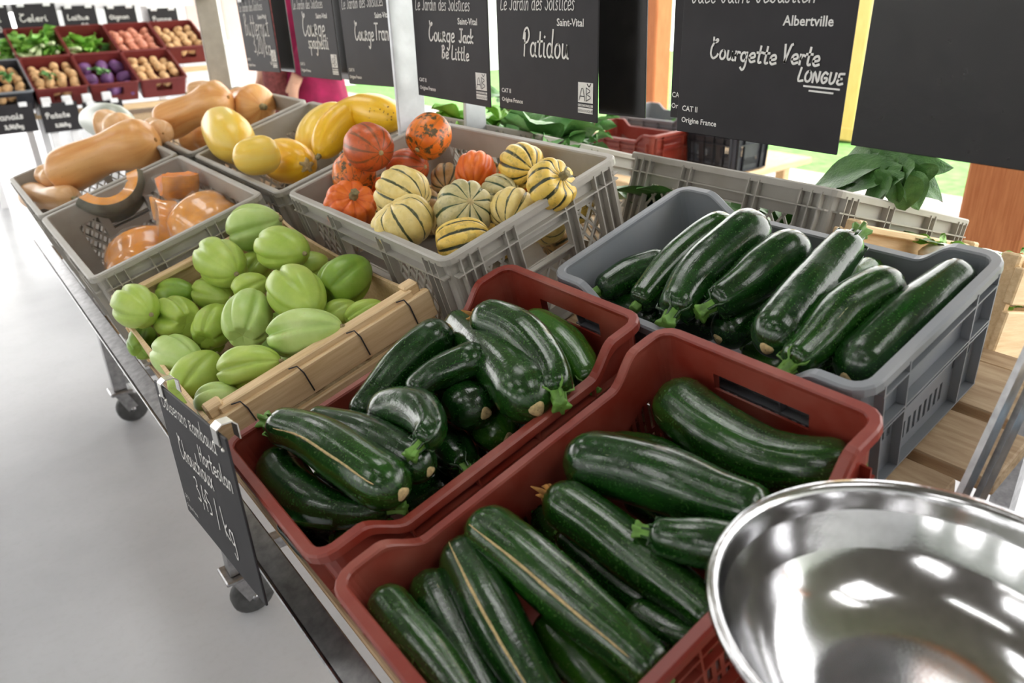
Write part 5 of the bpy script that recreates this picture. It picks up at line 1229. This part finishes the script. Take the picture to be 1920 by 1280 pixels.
    # wooden pallet and white slats under the stand
    pb = empty('pallet_stack', (pl+.9, Y0+.4, 0), 'brown wooden pallet boards stacked under the far stand', 'pallet')
    for k in range(4):
        ob('pallet_board', MB().bbox((pl+.95, Y0+.35, .18+k*.11), (1.0, .6, .05), .004), M['woody'], pb)
        for q in (-.4, 0, .4): ob('pallet_block', MB().bbox((pl+.95+q, Y0+.35, .125+k*.11), (.1, .5, .058), .003), M['woody'], pb)
    for k in range(4):
        ob('slat', MB().bbox((pl+.05+k*.13, Y0-.02, .36), (.06, .03, .72), .004), M['white'], st)
far_stand()
struct('wall_rear', MB().box((8, 12, 1.9), (13, .2, 3.8)), M['white'])
# white display counter end beside the far stand
q = pxY(384, 110, 8.0); cb = empty('white_counter', (q.x, 8.2, 0), 'white counter standing right of the far stand', 'counter')
ob('body', MB().bbox((q.x, 8.2, .45), (.5, .7, .9), .01), M['white'], cb); ob('counter_top', MB().bbox((q.x, 8.2, .915), (.54, .76, .03), .006), M['white'], cb)
# ------------------------------------------------------------ shopper behind the display
def person():
    x, yv = 1.72, 4.08; t = empty('person', (x, yv, 0), 'person in a magenta coat and brown-pink scarf standing behind the display', 'person')
    J = {'pel': (0,0,.93), 'sp': (0,0,1.10), 'ch': (.0,0,1.30), 'nk': (0,0,1.44), 'h1': (-.01,0,1.52), 'h2': (-.015,0,1.64),
         'lh': (0,.09,.90), 'lk': (-.02,.10,.50), 'la': (0,.10,.09), 'lt': (-.15,.11,.035), 'rh': (0,-.09,.90), 'rk': (-.02,-.10,.50), 'ra': (0,-.10,.09), 'rt': (-.15,-.11,.035),
         'ls': (0,.17,1.38), 'le': (-.02,.25,1.13), 'lw': (-.14,.22,.93), 'rs': (0,-.17,1.38), 're': (-.02,-.25,1.13), 'rw': (-.14,-.22,.93)}
    Rd = dict(pel=.14, sp=.125, ch=.14, nk=.055, h1=.075, h2=.085, lh=.085, lk=.06, la=.042, lt=.035, rh=.085, rk=.06, ra=.042, rt=.035, ls=.06, le=.045, lw=.03, rs=.06, re=.045, rw=.03)
    E_ = [('pel','sp'),('sp','ch'),('ch','nk'),('nk','h1'),('h1','h2'),('pel','lh'),('lh','lk'),('lk','la'),('la','lt'),('pel','rh'),('rh','rk'),('rk','ra'),('ra','rt'),('ch','ls'),('ls','le'),('le','lw'),('ch','rs'),('rs','re'),('re','rw')]
    for s_, sy in (('l', 1), ('r', -1)):
        w = Vector(J[s_+'w']); J[s_+'p'] = tuple(w+Vector((-.035, 0, -.065))); Rd[s_+'p'] = .027; E_.append((s_+'w', s_+'p'))
        for k in range(4):
            a = Vector(J[s_+'p']); q = f'{s_}f{k}'; J[q+'a'] = tuple(a+Vector((-.02+.014*k, 0, -.045))); J[q+'b'] = tuple(a+Vector((-.012+.014*k, -sy*.012, -.08-.006*(k in (1, 2))))); Rd[q+'a'] = .009; Rd[q+'b'] = .008; E_ += [(s_+'p', q+'a'), (q+'a', q+'b')]
        J[s_+'th'] = tuple(Vector(J[s_+'w'])+Vector((-.06, -sy*.01, -.07))); Rd[s_+'th'] = .010; E_.append((s_+'w', s_+'th'))
    nm = list(J); me = bpy.data.meshes.new('body'); me.from_pydata([J[k] for k in nm], [(nm.index(a), nm.index(b)) for a, b in E_], [])
    o = bpy.data.objects.new('body', me); COL.objects.link(o); o.parent = t; me.materials.append(M['skin'])
    sk = o.modifiers.new('skin', 'SKIN'); sk.use_smooth_shade = True
    for i, k in enumerate(nm): me.skin_vertices[0].data[i].radius = (Rd[k]*(1 if k not in ('h1', 'h2') else 1), Rd[k])
    me.skin_vertices[0].data[0].use_root = True; ss = o.modifiers.new('sub', 'SUBSURF'); ss.levels = 2; ss.render_levels = 2
    off = Vector((x, yv, 0))
    b = MB().lathe([(.26, .62), (.245, .75), (.225, .9), (.20, 1.02), (.195, 1.15), (.21, 1.28), (.19, 1.38), (.10, 1.45), (.075, 1.47)], off, (0,0,1), 40, lambda tt, a: ((.74+.26*abs(math.sin(a)))*(1+.035*math.sin(9*a)*(1-tt)), 0), x0=(1,0,0)); ob('coat', b, M['magenta'], t)
    for sy in (1, -1): ob('sleeve', MB().tube([off+Vector((0, sy*.13, 1.40)), off+Vector((0, sy*.19, 1.36)), off+Vector((-.02, sy*.25, 1.13)), off+Vector((-.135, sy*.222, .945))], [.07, .075, .065, .05], 16), M['magenta'], t)
    for sy in (1, -1): ob('trouser_leg', MB().tube([off+Vector((0, sy*.09, .92)), off+Vector((-.02, sy*.10, .5)), off+Vector((0, sy*.10, .10))], [.10, .078, .065], 16), M['jean'], t)
    for sy in (1, -1): ob('shoe', MB().tube([off+Vector((.06, sy*.10, .045)), off+Vector((0, sy*.10, .06)), off+Vector((-.12, sy*.11, .042)), off+Vector((-.18, sy*.112, .035))], [.03, .045, .042, .025], 12), M['rubber'], t)
    b = MB().lathe([(.085, 1.40), (.12, 1.43), (.125, 1.47), (.09, 1.50)], off, (0,0,1), 24, lambda tt, a: (1+.06*math.sin(5*a), 0)); sc_ = ob('scarf', b, M['scarf'], t)
    ob('scarf_end', MB().tube([off+Vector((-.12, -.05, 1.44)), off+Vector((-.165, -.08, 1.25)), off+Vector((-.19, -.085, 1.0)), off+Vector((-.21, -.08, .76))], [.035, .06, .065, .055], 12), M['scarf'], sc_)
    hd = off+Vector((-.015, 0, 1.60))
    b = MB().lathe([(.0005, .125), (.06, .115), (.10, .07), (.108, .0), (.10, -.08), (.085, -.16), (.06, -.2)], hd+Vector((.02, 0, 0)), (0,0,1), 28, lambda tt, a: (1 if math.cos(a) > -.35 or tt < .35 else .72, 0), x0=(1,0,0)); ob('hair', b, M['hair'], t)
    ob('nose', MB().tube([hd+Vector((-.085, 0, .02)), hd+Vector((-.112, 0, -.015)), hd+Vector((-.088, 0, -.03))], [.006, .013, .009], 8), M['skin'], t)
    ob('mouth', MB().tube([hd+Vector((-.088, -.022, -.058)), hd+Vector((-.097, 0, -.056)), hd+Vector((-.088, .022, -.058))], [.002, .006, .002], 8), M['scarf'], t)
    for sy in (1, -1): ob('eye', MB().lathe([(.0005, .011), (.008, .007), (.011, 0), (.0005, -.011)], hd+Vector((-.084, sy*.032, .018)), (-1, 0, 0), 12), M['turnip'], t); ob('ear', MB().lathe([(.0005, .012), (.018, .006), (.02, 0), (.0005, -.004)], hd+Vector((.0, sy*.088, 0)), (0, sy, 0), 12), M['skin'], t)
person()
# ------------------------------------------------------------ ceiling lamps of the hall
for x, yv in ((-1.0, .6), (-1.0, 3.4), (1.4, -1.2), (1.6, 2.0), (-3.6, 1.6)):
    t = empty('ceiling_lamp', (x, yv, 3.5), 'long white fluorescent lamp hanging under the hall roof', 'lamp', 'fluorescent lamps under the roof')
    ob('housing', MB().bbox((x, yv, 3.53), (.16, 1.5, .06), .005), M['white'], t); ob('tube', MB().tube([(x, yv-.7, 3.475), (x, yv+.7, 3.475)], .02, 10), M['tube'], t)
    for dy in (-.5, .5): ob('hanger', MB().tube([(x, yv+dy, 3.56), (x, yv+dy, 3.97)], .006, 6), M['steel'], t)
